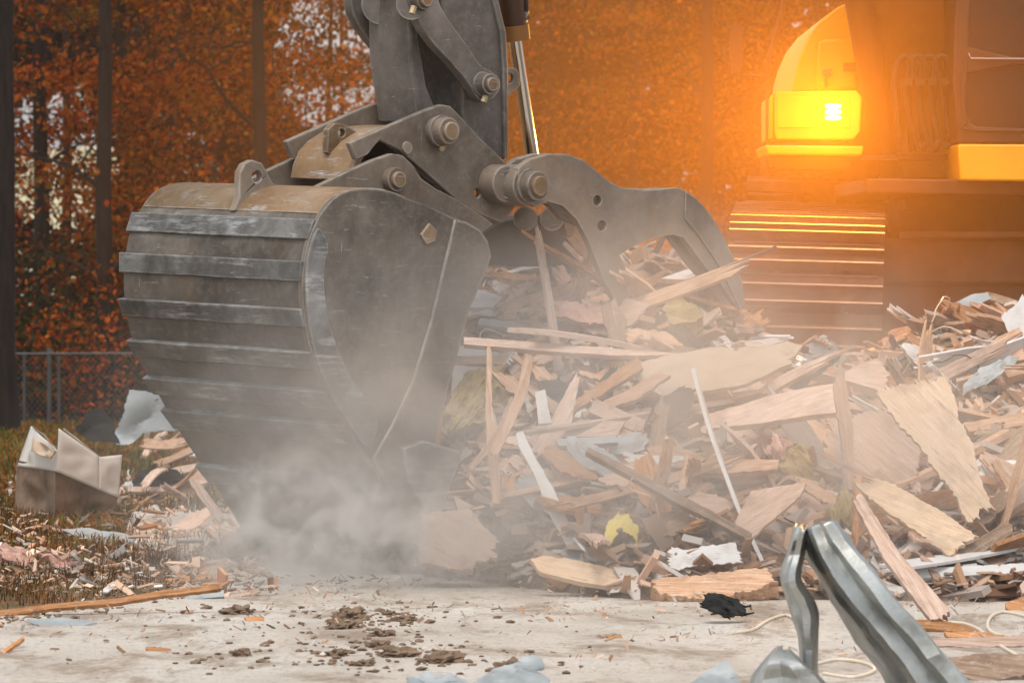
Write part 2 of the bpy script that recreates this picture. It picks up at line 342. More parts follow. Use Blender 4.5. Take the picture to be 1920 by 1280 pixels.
def pl_left(r):
    py = r.uniform(900, 1120); px = r.uniform(-30, 520); Y = 15000 / (py - 480); return Vector((P(px, py, Y).x, Y, .01))
shards('scrap_chips', 1700, pl_left, .02, .1, M['shard'], 'chips and scraps lying in the trampled dirt left of the bucket', 'scraps')

# ---------------------------------------------------------------- the excavator
U = Vector((.66, -.75, -.03)).normalized()            # bucket width axis, towards the camera side
P0 = P(580, 500, 24.5)
def B(px, py, off=0): return onpl(px, py, P0 + U * off, U)
def circ(cx, cy, r, off=0, n=20): return [B(cx + r * math.cos(6.2832 * k / n) * .82, cy + r * math.sin(6.2832 * k / n), off) for k in range(n)]
def rc(pts, it=1):                                      # round a closed outline (Chaikin)
    for _ in range(it):
        q = []
        for i in range(len(pts)):
            a, b = pts[i], pts[(i + 1) % len(pts)]
            q += [(a[0] * .75 + b[0] * .25, a[1] * .75 + b[1] * .25), (a[0] * .25 + b[0] * .75, a[1] * .25 + b[1] * .75)]
        pts = q
    return pts
def plate(name, pts, off, th, mat, parent, holes=(), bevel=.006, rnd_=1, **k):
    pts = rc(pts, rnd_)
    mb = MB().prism([B(x, y, off) for x, y in pts], -U * th, [circ(x, y, r, off) for x, y, r in holes])
    return mb.obj(name, mat, parent, bevel=bevel, **k)
def boss(name, px, py, o0, o1, rpx, mat, parent, ring=True, bolt=None):
    c = B(px, py, o0); r = rpx / 400
    d = (o0 - o1)
    mb = MB().tube([c, c - U * .012, c - U * d], r, 28, rs=[r * .93, r, r])
    o = mb.obj(name, mat, parent)
    if ring:
        m2 = MB().tube([c + U * .02, c + U * .016, c - U * .01], r, 24, rs=[r * .6, r * .66, r * .66]); m2.obj('pin', M['ochre'], o)
        m3 = MB()
        n = 28; R1, R0 = r * 1.16, r * .9
        a = U.orthogonal().normalized(); b = U.cross(a)
        cc = c - U * min(.05, d * .6)
        ring_ = [[cc + (a * math.cos(6.2832 * k / n) + b * math.sin(6.2832 * k / n)) * (r * 1.14) for k in range(n)]]
        m3.tube([cc, cc - U * .015], r * 1.14, n); m3.obj('retaining_ring', mat, o)
    return o
EX = empty('excavator', P(2050, 748, 31.5))
tag(EX, 'large yellow tracked excavator with ribbed bucket, grapple thumb and lit headlight', 'excavator')
BW = 1.38
shell = [(760, 371), (725, 358), (690, 354), (655, 358), (628, 371), (608, 393), (593, 418), (580, 450), (571, 493), (567, 540), (570, 590), (581, 650), (602, 705), (632, 765), (668, 828), (700, 880), (735, 935), (768, 988), (797, 1040)]
front = [(803, 1040), (806, 960), (818, 814), (847, 705), (882, 577), (912, 510), (921, 480), (915, 452), (900, 430), (875, 416), (853, 410), (800, 385)]
# smooth the shell path
def cr(pts, sub=3):
    out = []
    n = len(pts)
    for i in range(n - 1):
        p = [Vector(pts[max(0, min(n - 1, i + k))]) for k in (-1, 0, 1, 2)]
        for s in range(sub):
            t = s / sub
            out.append(tuple(.5 * ((2 * p[1]) + (p[2] - p[0]) * t + (2 * p[0] - 5 * p[1] + 4 * p[2] - p[3]) * t * t + (3 * p[1] - p[0] - 3 * p[2] + p[3]) * t ** 3)))
    out.append(tuple(pts[-1])); return out
sh = cr(shell, 3)
S3 = [B(x, y, -.012) for x, y in sh]
inn = []
for i, p in enumerate(S3):
    tdir = (S3[min(i + 1, len(S3) - 1)] - S3[max(i - 1, 0)]).normalized(); nrm = tdir.cross(U).normalized()
    if nrm.dot(Vector((.75, .66, 0))) < 0 and i > 15: nrm = -nrm
    inn.append(nrm)
ctr = B(760, 600)
inner = [p + (n if n.dot(ctr - p) > 0 else -n) * .035 for p, n in zip(S3, inn)]
outn = [(-n if n.dot(ctr - p) > 0 else n) for p, n in zip(S3, inn)]
bk = MB(); N = len(S3); NS = 14
for k in range(NS + 1):
    o_ = -U * ((BW - .024) * k / NS)
    bk.V += [p + o_ + q * (.006 * nz(i * .2, k * .6)) for i, (p, q) in enumerate(zip(S3, outn))]
for k in range(NS):
    for i in range(N - 1): bk.F.append((k * N + i, k * N + i + 1, (k + 1) * N + i + 1, (k + 1) * N + i))
n0 = len(bk.V); bk.V += inner + [p - U * (BW - .024) for p in inner]
for i in range(N - 1): bk.F.append((n0 + i, n0 + N + i, n0 + N + i + 1, n0 + i + 1))
bucket = bk.obj('bucket', M['bucket'], EX)
topcap = MB().prism([p + q * .004 for p, q in list(zip(S3, outn))[:17]] + [p for p in reversed(inner[:17])], -U * (BW - .03)); topcap.obj('top_plate', M['ochre'], bucket, bevel=.004)
side = cr(shell, 2) + front
side_o = MB().prism([B(x, y, 0) for x, y in side], -U * .03); side_o.obj('side_plate', M['bucket'], bucket, bevel=.006)
MB().prism([B(x, y, -.03) - U * (BW - .06) for x, y in side], -U * .03).obj('side_plate', M['bucket'], bucket, bevel=.006)
def at_y(yv):
    for i, (x, y) in enumerate(sh):
        if i > 6 and y >= yv: return i
    return len(sh) - 2
for y0, y1 in ((416, 450), (491, 528), (578, 612), (657, 690), (729, 764), (791, 830), (899, 935)):
    i0, i1 = at_y(y0), at_y(y1)
    def sp_(yv):
        i = at_y(yv); a, b = sh[i - 1], sh[i]; tt = (yv - a[1]) / max(.01, b[1] - a[1]); return S3[i - 1].lerp(S3[i], tt), outn[i]
    (a, na), (b, nb) = sp_(y0), sp_(y1)
    k0 = .027; mb = MB()
    n = 10; rings = []
    for k in range(n + 1):
        e = U * (.004 - (BW + .0) * k / n); j1 = .004 * nz(k * .9, y0); j2 = .004 * nz(k * .9, y1, 4)
        mb.V += [a - na * .01 + e, a + na * (k0 + j1) + e, b + nb * (.015 + j2) + e + (b - a).normalized() * j1, b - nb * .01 + e]
    for k in range(n):
        for q in range(4): mb.F.append((k * 4 + q, k * 4 + (q + 1) % 4, k * 4 + 4 + (q + 1) % 4, k * 4 + 4 + q))
    mb.F += [(0, 1, 2, 3), (n * 4 + 3, n * 4 + 2, n * 4 + 1, n * 4)]
    mb.obj('wear_strip', M['strip'], bucket, bevel=.004)
heel = [(596, 425), (606, 433), (618, 462), (609, 496), (608, 554), (625, 635), (657, 705), (697, 762), (712, 791), (703, 820), (694, 846), (664, 812), (626, 748), (594, 680), (577, 600), (574, 500), (584, 455)]
plate('heel_plate', heel, .016, .018, M['strip'], bucket, bevel=.004)
edge = [(853, 412), (875, 418), (900, 432), (914, 454), (919, 480), (910, 508), (880, 577), (845, 705), (816, 814), (804, 960), (800, 1030), (765, 975), (715, 895), (700, 860), (735, 800), (775, 715), (810, 600), (838, 480)]
plate('side_cutting_edge', edge, .014, .016, M['bucket'], bucket, bevel=.004, rnd_=0)
MB().tube([B(x, y, .006) for x, y in [(855, 410), (838, 480), (810, 600), (775, 715), (735, 800), (702, 858)]], .009, 8).obj('weld_seam', M['bucket'], bucket)
cut = [(758, 840), (795, 826), (866, 846), (862, 870), (845, 915), (828, 968), (816, 978), (800, 960), (775, 915), (762, 880)]
plate('side_cutter', cut, .05, .05, M['strip'], bucket, rnd_=0, bevel=.008)
plate('scraped_badge', [(790, 440), (806, 418), (820, 432), (816, 452), (800, 458)], .012, .014, M['ochre'], bucket, bevel=.003, rnd_=0)
lug = [(440, 396), (449, 370), (450, 325), (458, 308), (474, 300), (492, 306), (503, 326), (512, 343), (532, 356), (525, 362), (498, 362), (470, 372), (455, 392)]
plate('lifting_eye', lug, -BW * .46, .045, M['link'], bucket, [(482, 331, 11)], rnd_=0)
tdir = (B(797, 1040) - B(768, 988)).normalized()
for k in range(5):
    c = B(797, 1040) - U * (.08 + k * (BW - .16) / 4); s = U * .05; nn = U.cross(tdir)
    mb = MB(); q = []
    for tt, wd, hh in ((-.06, 1, .04), (.06, .9, .035), (.2, .55, .008)):
        q += [c + tdir * tt + s * wd + nn * hh, c + tdir * tt - s * wd + nn * hh, c + tdir * tt - s * wd - nn * hh, c + tdir * tt + s * wd - nn * hh]
    mb.add(q, [(0, 1, 2, 3), (11, 10, 9, 8)] + [(a * 4 + i, a * 4 + (i + 1) % 4, a * 4 + 4 + (i + 1) % 4, a * 4 + 4 + i) for a in (0, 1) for i in range(4)])
    mb.obj('tooth', M['strip'], bucket, bevel=.006)
NR, FR = -.43, -.95
ear = [(578, 358), (640, 327), (700, 300), (735, 288), (756, 292), (775, 310), (790, 335), (820, 355), (860, 375), (895, 398), (925, 420), (900, 440), (800, 420), (700, 400)]
plate('hinge_ear', ear, NR + .035, .035, M['link'], bucket, rnd_=0)
sx, sy = -128, -12
plate('hinge_ear', [(x + sx, y + sy) for x, y in ear], FR - .01, .035, M['link'], bucket, rnd_=0)
boss('pin_boss', 745, 337, NR + .08, NR - .02, 24, M['link'], bucket)
# quick coupler
cp = [(655, 268), (700, 248), (800, 205), (826, 196), (845, 199), (858, 212), (900, 258), (965, 320), (978, 345), (975, 375), (957, 402), (940, 418), (905, 405), (850, 370), (800, 325), (750, 282), (712, 262), (690, 290), (668, 300)]
coup = plate('coupler', cp, NR, .035, M['link'], EX, [(895, 362, 8)], rnd_=0)
plate('coupler_plate', [(x - 118, y - 3) for x, y in cp], FR + .03, .035, M['link'], coup, rnd_=0)
barrel = [(657, 338), (662, 312), (672, 286), (690, 266), (712, 252), (745, 240), (800, 236), (800, 248), (745, 252), (716, 262), (698, 276), (682, 296), (672, 318), (668, 338)]
plate('coupler_barrel', barrel, NR - .03, -(FR + .03) + NR - .035, M['ochre'], coup, rnd_=0)
plate('lifting_eye', [(614, 286), (616, 243), (628, 231), (642, 232), (655, 238), (668, 246), (655, 262), (640, 285), (625, 292)], -.66, .04, M['ochre'], coup, [(641, 249, 8)], rnd_=0)
boss('pin_boss', 843, 246, NR + .1, NR - .01, 27, M['link'], coup)
boss('pin_boss', 765, 277, NR + .012, NR - .01, 12, M['link'], coup, False)
MB().tube([B(829, 279, NR + .06), B(831, 273, NR + .0)], .014, 6).obj('bolt', M['brass'], coup)
plate('inner_wedge', [(712, 262), (760, 300), (830, 360), (905, 408), (945, 422), (900, 412), (830, 378), (780, 335), (740, 290)], NR - .04, .4, M['dark'], coup, rnd_=0)
boss('pivot_collar', 950, 345, NR + .1, NR - .02, 37, M['link'], coup, False)
MB().tube([B(957, 346, NR + .12), B(957, 346, FR - .05)], .07, 28).obj('pivot_tube', M['arm'], coup)
# linkage
hl = [(770, -40), (768, 40), (769, 117), (781, 188), (786, 232), (812, 226), (818, 204), (800, 160), (793, 117), (781, 40), (792, -40)]
hk = plate('linkage', hl, -.56, .31, M['arm'], EX, rnd_=0, bevel=.012)
MB().tube([B(772, 8, -.42), B(772, 8, -1.08)], .075, 24).obj('pin_boss', M['arm'], hk)
MB().tube([B(716, 8, -.78), B(716, 8, -1.02)], .1, 24).obj('pin_boss', M['arm'], hk)
lever = [(775, 20), (800, 68), (856, 128), (885, 165), (895, 185), (908, 193), (925, 185), (938, 168), (938, 148), (922, 134), (900, 124), (880, 90), (842, 40), (822, 5), (815, -30), (780, -30)]
for off in (-.43, -1.0): plate('link_lever', lever if off > -.5 else [(x - 118, y - 3) for x, y in lever], off, .06, M['arm'], hk)
boss('pin_boss', 920, 158, -.36, -.45, 21, M['arm'], hk)
MB().tube([B(906, 192, -.40), B(910, 180, -.40)], .016, 6).obj('bolt', M['brass'], hk)
MB().tube([B(772, 26, -.36), B(776, 12, -.36)], .016, 6).obj('bolt', M['brass'], hk)
boss('pin_boss', 797, 0, -.36, -.45, 20, M['arm'], hk)
st = [(828, -160), (920, -160), (926, 0), (941, 60), (946, 130), (948, 300), (930, 300), (900, 262), (868, 240), (866, 205), (868, 150), (850, 100), (830, 45)]
stick = plate('stick', st, -.52, .36, M['arm'], EX, rnd_=0, bevel=.01)
MB().prism([B(x, y, -.5) for x, y in [(924, -160), (932, -160), (934, 0), (949, 60), (953, 130), (953, 296), (946, 296), (943, 130), (938, 60), (924, 0)]], -U * .4).obj('edge_flange', M['arm'], stick, bevel=.004)
plate('bracket', [(942, 124), (968, 128), (973, 136), (976, 160), (952, 182), (942, 182)], -.56, .025, M['link'], stick, [(956, 147, 9)], rnd_=0)
# upper stick and boom above the picture
a0 = B(880, -150, -.7); a1 = a0 + Vector((.25, .35, 2.2))
def beam(A, Bp, wv, h0, h1):
    t_ = (Bp - A).normalized(); s_ = wv; n_ = t_.cross(s_).normalized(); q = []
    for p, h in ((A, h0), (Bp, h1)): q += [p + s_ + n_ * h, p - s_ + n_ * h, p - s_ - n_ * h, p + s_ - n_ * h]
    return MB().add(q, [(0, 1, 2, 3), (7, 6, 5, 4)] + [(i, (i + 1) % 4, 4 + (i + 1) % 4, 4 + i) for i in range(4)])
beam(a0, a1, U * .18, .2, .32).obj('stick_upper', M['arm'], stick, bevel=.02)
bf = P(1745, 250, 31.4); ap = Vector((1.4, 29.6, 6.2)); tip = a1
bo = beam(bf, ap, Vector((.26, 0, 0)), .28, .42).obj('boom', M['boomp'], EX, bevel=.02)
beam(ap, tip, Vector((.2, -.12, 0)), .42, .26).obj('boom_fore_section', M['boomp'], bo, bevel=.02)
# thumb cylinder
tc_ = MB().tube([B(945, -120, -.74), B(963, 52, -.74)], .062, 24).obj('thumb_cylinder', M['cabp'], EX)
MB().tube([B(962, 48, -.74), B(965, 76, -.74)], .078, 24).obj('collar', M['boomp'], tc_)
MB().tube([B(965, 70, -.74), B(1003, 330, -.74)], .032, 20).obj('rod', M['chrome'], tc_)
MB().tube([B(984, -60, -.7), B(988, 38, -.7)], .012, 8).obj('hose', M['rubber'], tc_)
MB().tube([B(980, 30, -.72), B(990, 32, -.70)], .03, 10).obj('fitting', M['arm'], tc_)
# thumb
th = [(972, 316), (996, 298), (1030, 289), (1062, 289), (1094, 300), (1118, 320), (1142, 340), (1168, 353), (1210, 357), (1272, 352), (1288, 358), (1296, 368), (1306, 372), (1332, 402), (1356, 442), (1378, 488), (1392, 530), (1397, 568), (1388, 584), (1372, 562), (1350, 530), (1322, 500), (1300, 470), (1282, 446), (1262, 440), (1228, 446), (1192, 460), (1162, 478), (1175, 500), (1180, 560), (1178, 600), (1160, 575), (1130, 520), (1105, 455), (1082, 412), (1056, 386), (1028, 378), (1006, 388), (984, 378), (972, 350)]
thumb = plate('thumb', th, -.26, .04, M['thumb'], EX, [(1120, 376, 10), (1129, 423, 10)], rnd_=0)
th2 = [p for p in th if not (1050 < p[0] < 1185 and p[1] > 440)] ; 
plate('thumb_plate', [(x - 26, y - 1) for x, y in th2], -.4, .04, M['thumb'], thumb, rnd_=0)
plate('web_plate', [(1150, 352), (1280, 356), (1300, 374), (1350, 440), (1340, 446), (1290, 384), (1272, 366), (1150, 364)], -.3, .1, M['thumb'], thumb, rnd_=0)
plate('reinforcing_plate', [(1286, 358), (1306, 372), (1332, 402), (1356, 442), (1378, 488), (1392, 530), (1397, 568), (1388, 580), (1350, 500), (1310, 440), (1284, 410)], -.252, .008, M['thumb'], thumb, rnd_=0, bevel=.002)
boss('pin_boss', 1010, 349, -.19, -.34, 30, M['link'], thumb)
boss('hub', 990, 348, -.262, -.4, 40, M['link'], thumb, False)
plate('dark_fill_plate', [(900, 440), (950, 412), (1060, 398), (1112, 430), (1150, 478), (1120, 500), (895, 500)], -.95, .2, M['dark'], thumb)  # dark plate filling the area below the thumb hub
for x in (985, 1035): MB().tube([B(x, 410, -.6), B(x, 410, -.9)], .06, 20).obj('cross_tube', M['arm'], thumb)
plate('cylinder_lug', [(1058, 385), (1076, 390), (1082, 430), (1074, 446), (1060, 440)], -.6, .05, M['link'], thumb, rnd_=1)

# tracks
def make_track(cx, cy, cz, name_par):
    Wd = .86; r0 = .48; L = 3.5; pitch = .2
    M3 = Matrix.Rotation(R(-4), 3, 'Z') @ Matrix.Rotation(R(4.2), 3, 'X') @ Matrix.Rotation(R(1.6), 3, 'Y')
    def path(s):
        per = [L, math.pi * r0, L, math.pi * r0]; tot = sum(per); s %= tot
        if s < L: return Vector((0, s, r0 - .17 * sm((s - 1.1) / 1.3) * (1 - sm((s - 3.1) / .4)))), Vector((0, 0, 1)), Vector((0, 1, 0))
        s -= L
        if s < per[1]:
            a = s / r0; return Vector((0, L + r0 * math.sin(a), r0 * math.cos(a))), Vector((0, math.sin(a), math.cos(a))), Vector((0, math.cos(a), -math.sin(a)))
        s -= per[1]
        if s < L: return Vector((0, L - s, -r0)), Vector((0, 0, -1)), Vector((0, -1, 0))
        s -= L; a = s / r0; return Vector((0, -r0 * math.sin(a), -r0 * math.cos(a))), Vector((0, -math.sin(a), -math.cos(a))), Vector((0, -math.cos(a), math.sin(a)))
    tot = 2 * L + 2 * math.pi * r0; n = int(tot / pitch); pitch = tot / n
    O = Vector((cx, cy, cz)); mb = MB()
    for i in range(n):
        p, nr, tg = path(i * pitch + .03); X = Vector((1, 0, 0))
        jit = .012 * nz(i * 3.1, 0)
        def bx(t0, t1, h0, h1, x0=-Wd / 2, x1=Wd / 2, tp=0):
            q = [p + tg * (t + (tp if h == h1 and t == t0 else (-tp if h == h1 else 0))) + nr * (h + jit) + X * x for h in (h0, h1) for x, t in ((x0, t0), (x1, t0), (x1, t1), (x0, t1))]
            q = [O + M3 @ v for v in q]
            mb.add(q, [(0, 1, 2, 3), (7, 6, 5, 4), (0, 4, 5, 1), (1, 5, 6, 2), (2, 6, 7, 3), (3, 7, 4, 0)])
        bx(-.088, .092, .03, .045); bx(-.088, -.066, .0451, .095, tp=.006); bx(.012, .032, .0451, .092, tp=.005); bx(.082, .092, .0451, .055, -Wd / 2 + .03, Wd / 2 - .03)
        bx(-.085, .085, -.07, .0299, -.14, -.08); bx(-.085, .085, -.07, .0299, .08, .14)
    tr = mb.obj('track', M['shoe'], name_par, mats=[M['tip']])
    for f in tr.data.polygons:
        if (f.index // 6) % 6 in (1, 2) and f.index % 6 in (0, 1): f.material_index = 1  # outer bar faces get the paler colour that imitates light on them
    fm = MB(); q = [Vector((x, y, z)) for x, y, z in ((-.2, .25, -.25), (.2, .25, -.25), (.2, .25, .2), (-.2, .25, .2))]
    fm.prism([O + M3 @ v for v in q], M3 @ Vector((0, L - .4, 0))); fm.obj('track_frame', M['under'], tr, bevel=.01)
    for yy in (0, L):
        MB().tube([O + M3 @ Vector((-.08, yy, 0)), O + M3 @ Vector((.08, yy, 0))], .4, 32).obj('idler_wheel', M['under'], tr)
    return tr
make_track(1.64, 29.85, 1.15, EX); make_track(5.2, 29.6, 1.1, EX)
ub = MB(); ub.box((2.12, 30.6, .95), (4.7, 33, 1.34)); car = ub.obj('undercarriage', M['under'], EX, bevel=.02)
MB().box((2.05, 30.45, 1.343), (4.75, 33.1, 1.6)).obj('frame_box', M['under'], car, bevel=.02)
MB().box((2.2, 30.35, 1.603), (4.7, 33.1, 1.64)).obj('frame_flange', M['under'], car, bevel=.008)
MB().tube([Vector((3.4, 31.9, 1.642)), Vector((3.4, 31.9, 1.9))], 1.15, 40).obj('swing_bearing', M['dark'], car)
# house
def wp(pts, Y, depth, mb=None, rd=0, holes=()):
    mb = mb or MB(); return mb.prism([P(x, y, Y) for x, y in rc(pts, rd)], (0, depth, 0), [[P(x, y, Y) for x, y in rc(h, 1)] for h in holes])
deck = wp([(1622, 334), (2330, 346), (2330, 372), (1622, 362)], 30.2, 4.2).obj('deck', M['cabp'], EX, bevel=.01)
wp([(1700, 373), (2200, 380), (2200, 398), (1700, 392)], 30.9, 3).obj('deck_frame', M['dark'], deck)
box = wp([(1453, 172), (1606, 170), (1616, 182), (1613, 246), (1600, 262), (1456, 262), (1452, 246)], 30.2, 1.0).obj('tool_box', M['yellow'], EX, bevel=.025)
wp([(1443, 184), (1451, 178), (1451, 258), (1443, 262)], 30.25, 1.0).obj('side_cover', M['yellow'], box, bevel=.01)
wp([(1434, 272), (1620, 274), (1616, 292), (1440, 290)], 30.1, 1.2).obj('step_ledge', M['yellow'], box, bevel=.012)
wp([(1440, 293), (1600, 294), (1590, 318), (1452, 316)], 30.3, 1.1).obj('lower_panel', M['boomp'], box, bevel=.012)
wp([(1457, 180), (1592, 179), (1594, 184), (1594, 240), (1457, 240)], 30.19, .02, rd=0).obj('lid_panel', M['yellow'], box, bevel=.006)
hd = wp([(1487, 172), (1490, 140), (1500, 104), (1516, 68), (1540, 38), (1570, 14), (1612, -6), (1720, -10), (1712, 172)], 31.2, 2.6).obj('engine_hood', M['yellow'], EX, bevel=.04)
wp([(1530, 168), (1534, 82), (1542, 74), (1606, 72), (1606, 168)], 31.1, .09).obj('hood_panel', M['yellow'], hd, bevel=.02)
wp([(1655, 74), (1706, 80), (1712, 170), (1650, 168)], 31.1, .09).obj('hood_panel', M['yellow'], hd, bevel=.02)
wp([(1622, -4), (1712, -2), (1706, 70), (1640, 66)], 31.14, .05).obj('hood_panel', M['yellow'], hd, bevel=.01)
MB().tube([P(1674, 52, 31.12), P(1674, 52, 31.3)], .017, 14).obj('port', M['dark'], hd)
wp([(1582, 118), (1608, 118), (1608, 134), (1582, 134)], 31.08, .03).obj('hood_handle', M['dark'], hd)
wp([(1543, 128), (1560, 128), (1560, 141), (1543, 141)], 31.05, .05).obj('latch', M['ochre'], hd, bevel=.004)
MB().tube([P(1549, 141, 31.04), P(1549, 164, 31.04)], .01, 8).obj('latch_rod', M['dark'], hd)
wp([(1487, 182), (1700, 182), (1700, 330), (1620, 330), (1500, 300)], 31.5, 2).obj('engine_bay', M['under'], hd)
hl_ = wp([(1544, 192), (1580, 192), (1580, 228), (1544, 228)], 30.14, .05, rd=1).obj('headlight', M['dark'], EX, bevel=.004)
for yy in (195, 206, 217):
    wp([(1548, yy), (1577, yy), (1577, yy + 8), (1548, yy + 8)], 30.11, .035, rd=1).obj('lamp_bar', M['lamp'], hl_)
ld = bpy.data.lights.new('headlight_glow', 'SPOT'); ld.spot_size = R(146); ld.spot_blend = .35; ld.energy = 880; ld.color = (1, .46, .055); ld.shadow_soft_size = .06
lo = bpy.data.objects.new('headlight_bulb', ld); C.objects.link(lo); lo.parent = EX; lo.location = P(1562, 210, 30.05) - WL[EX]; lo.rotation_euler = (R(-86), 0, R(-17))
# boom cylinder, boom foot, hoses
cyl = MB().tube([P(1600, -60, 30.6), P(1655, 250, 30.9)], .085, 24).obj('boom_cylinder', M['cabp'], EX)
MB().tube([P(1650, 225, 30.85), P(1668, 338, 30.95)], .06, 20).obj('cylinder_eye', M['cabp'], cyl)
ft = wp([(1690, 300), (1712, 150), (1708, -70), (1790, -70), (1792, 336), (1690, 336)], 31.0, .5).obj('boom_foot', M['boomp'], EX, bevel=.01)
wp([(1612, 292), (1790, 288), (1790, 300), (1612, 302)], 30.75, .2).obj('manifold', M['cabp'], ft, bevel=.006)
for i in range(4):
    x = 1692 + i * 23
    pts = [(x - 4, 285), (x - 12, 200), (x - 14, 150), (x - 8, 118), (x + 4, 106), (x + 15, 112), (x + 20, 132), (x + 22, 148)]
    MB().tube([P(a, b, 30.6 + .02 * i) for a, b in cr(pts, 4)], .02, 10).obj('hose', M['rubber'], ft)
    pts = [(x + 4, 150), (x + 8, 190), (x + 16, 235), (x + 34, 275), (x + 50, 262)]
    MB().tube([P(a, b, 30.55) for a, b in cr(pts, 4)], .021, 10).obj('hose', M['rubber'], ft)
    wp([(x + 1, 146), (x + 17, 146), (x + 18, 160), (x + 2, 160)], 30.5, .06).obj('hose_clamp', M['rubber'], ft)
# cab
co = [(1797, -80), (1790, 60), (1788, 150), (1796, 268), (2190, 268), (2190, -80)]
cab = wp(co, 30.0, .07, holes=[[(1824, -70), (1818, 30), (1814, 107), (2150, 110), (2160, -70)], [(1812, 122), (2150, 124), (2150, 240), (1836, 241), (1816, 228), (1808, 190)]]).obj('cab', M['cabp'], EX, bevel=.01)
wp([(1790, -80), (1792, 260), (2190, 260), (2190, -80)], 31.7, .06).obj('rear_wall', M['dark'], cab)
wp([(1790, -78), (1793, 264), (1806, 264), (1803, -78)], 30.08, 1.6).obj('side_wall', M['cabp'], cab)
wp([(1812, -74), (1810, 112), (2158, 112), (2162, -74)], 30.035, .008).obj('windscreen', M['glass'], cab)
wp([(1806, 118), (2155, 120), (2155, 244), (1812, 244)], 30.035, .008).obj('lower_glass', M['glass'], cab)
MB().tube([P(a, b, 29.99) for a, b in cr([(1812, 116), (1806, 180), (1812, 226), (1832, 244), (2150, 245)], 5)], .011, 8).obj('window_seal', M['dark'], cab)
MB().tube([P(a, b, 29.99) for a, b in [(1816, 100), (1820, 110), (2150, 113)]], .006, 8).obj('trim_rod', M['chrome'], cab)
wp([(1796, 270), (2190, 272), (2190, 344), (1800, 338)], 30.0, 1.7).obj('skirt_panel', M['yellow'], cab, bevel=.012)
wp([(1870, 150), (1905, 148), (1912, 185), (1895, 200), (1868, 190)], 30.6, .3, rd=1).obj('operator_seat', M['rubber'], cab)
rail = MB().tube([P(a, b, 30.4) for a, b in cr([(1474, -20), (1462, 40), (1444, 100), (1440, 140), (1440, 200), (1438, 330)], 3)], .014, 10).obj('handrail', M['cabp'], EX)
MB().tube([P(a, b, 30.4) for a, b in [(1440, 143), (1372, 142), (1362, 132), (1360, 84), (1372, 82)]], .009, 8).obj('mirror_arm', M['cabp'], rail)
wp([(1368, 60), (1378, 46), (1390, 44), (1393, 60), (1392, 136), (1380, 140), (1370, 132)], 30.35, .05, rd=1).obj('mirror', M['cabp'], rail, bevel=.008)

# ---------------------------------------------------------------- trees
def crown_mesh(seed, Rr, z0, z1, ncl, nl, mat, ls=.085):
    r = random.Random(seed); V = []; Fc = []
    for c in range(ncl):
        while True:
            a = r.uniform(0, 6.283); rr = Rr * math.sqrt(r.random()); z = r.uniform(z0, z1)
            t_ = (z - z0) / (z1 - z0); lim = Rr * (.6 + .5 * math.sin(math.pi * min(1, t_ * 1.1)))
            if rr < lim: break
        cx, cy = rr * math.cos(a), rr * math.sin(a); sc_ = r.uniform(.25, .75)
        for k in range(nl):
            p = Vector((cx + r.gauss(0, sc_), cy + r.gauss(0, sc_), z + r.gauss(0, sc_ * .26)))
            s = ls * r.uniform(.5, 1.25); nrm = Vector((r.gauss(0, .6), r.gauss(0, .6) - .2, r.gauss(.5, .5))).normalized()
            a1_ = nrm.orthogonal().normalized(); a1_ = (Matrix.Rotation(r.uniform(0, 6.28), 3, nrm) @ a1_); b1 = nrm.cross(a1_)
            n = len(V); V += [p - a1_ * s * .6, p + b1 * s * .38 - a1_ * s * .05, p + a1_ * s * .65, p - b1 * s * .38]; Fc.append((n, n + 1, n + 2, n + 3))
    me = bpy.data.meshes.new('crown'); me.from_pydata([tuple(v) for v in V], [], Fc); me.materials.append(mat); return me
crowns = {}
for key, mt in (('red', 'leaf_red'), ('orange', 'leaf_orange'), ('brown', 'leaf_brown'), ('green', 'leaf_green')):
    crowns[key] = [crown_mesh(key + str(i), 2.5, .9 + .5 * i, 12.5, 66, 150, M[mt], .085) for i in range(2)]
def trunk_mb(x, y, r0, seed, lean=0, branches=9, h=9.5, first=1.2):
    r = random.Random(seed); mb = MB(); z0 = base(x, y) - .1
    pts = [Vector((x + lean * k / 10 + .06 * nz(k * .5, seed * 1.3), y + .06 * nz(k * .5, seed * 2.1, 5), z0 + h * k / 10)) for k in range(11)]
    rs = [r0 * (1.35 if k == 0 else 1) * (1 - .06 * k) for k in range(11)]
    mb.tube(pts, r0, 12, rs=rs)
    for b in range(branches):
        k = r.uniform(first, 9); i = int(k); p = pts[i].lerp(pts[i + 1], k - i) if i < 10 else pts[10]
        a = r.uniform(0, 6.28); L = r.uniform(.8, 2.4) ; q = [p]; d = Vector((math.cos(a), math.sin(a), r.uniform(.1, .9))).normalized()
        for s in range(5):
            d = (d + Vector((r.gauss(0, .22), r.gauss(0, .22), r.gauss(.05, .18)))).normalized(); q.append(q[-1] + d * L / 5)
        rb_ = r0 * r.uniform(.15, .38); mb.tube(q, rb_, 6, rs=[rb_ * (1 - .16 * s) for s in range(6)])
        for s2 in range(3):
            st_ = q[r.randint(1, 4)]; e = [st_]; d2 = Vector((r.gauss(0, 1), r.gauss(0, 1), r.gauss(.3, .5))).normalized()
            for s in range(3): d2 = (d2 + Vector((r.gauss(0, .3), r.gauss(0, .3), r.gauss(0, .3)))).normalized(); e.append(e[-1] + d2 * L * .18)
            mb.tube(e, rb_ * .4, 4, rs=[rb_ * .45, rb_ * .35, rb_ * .25, rb_ * .12])
    return mb
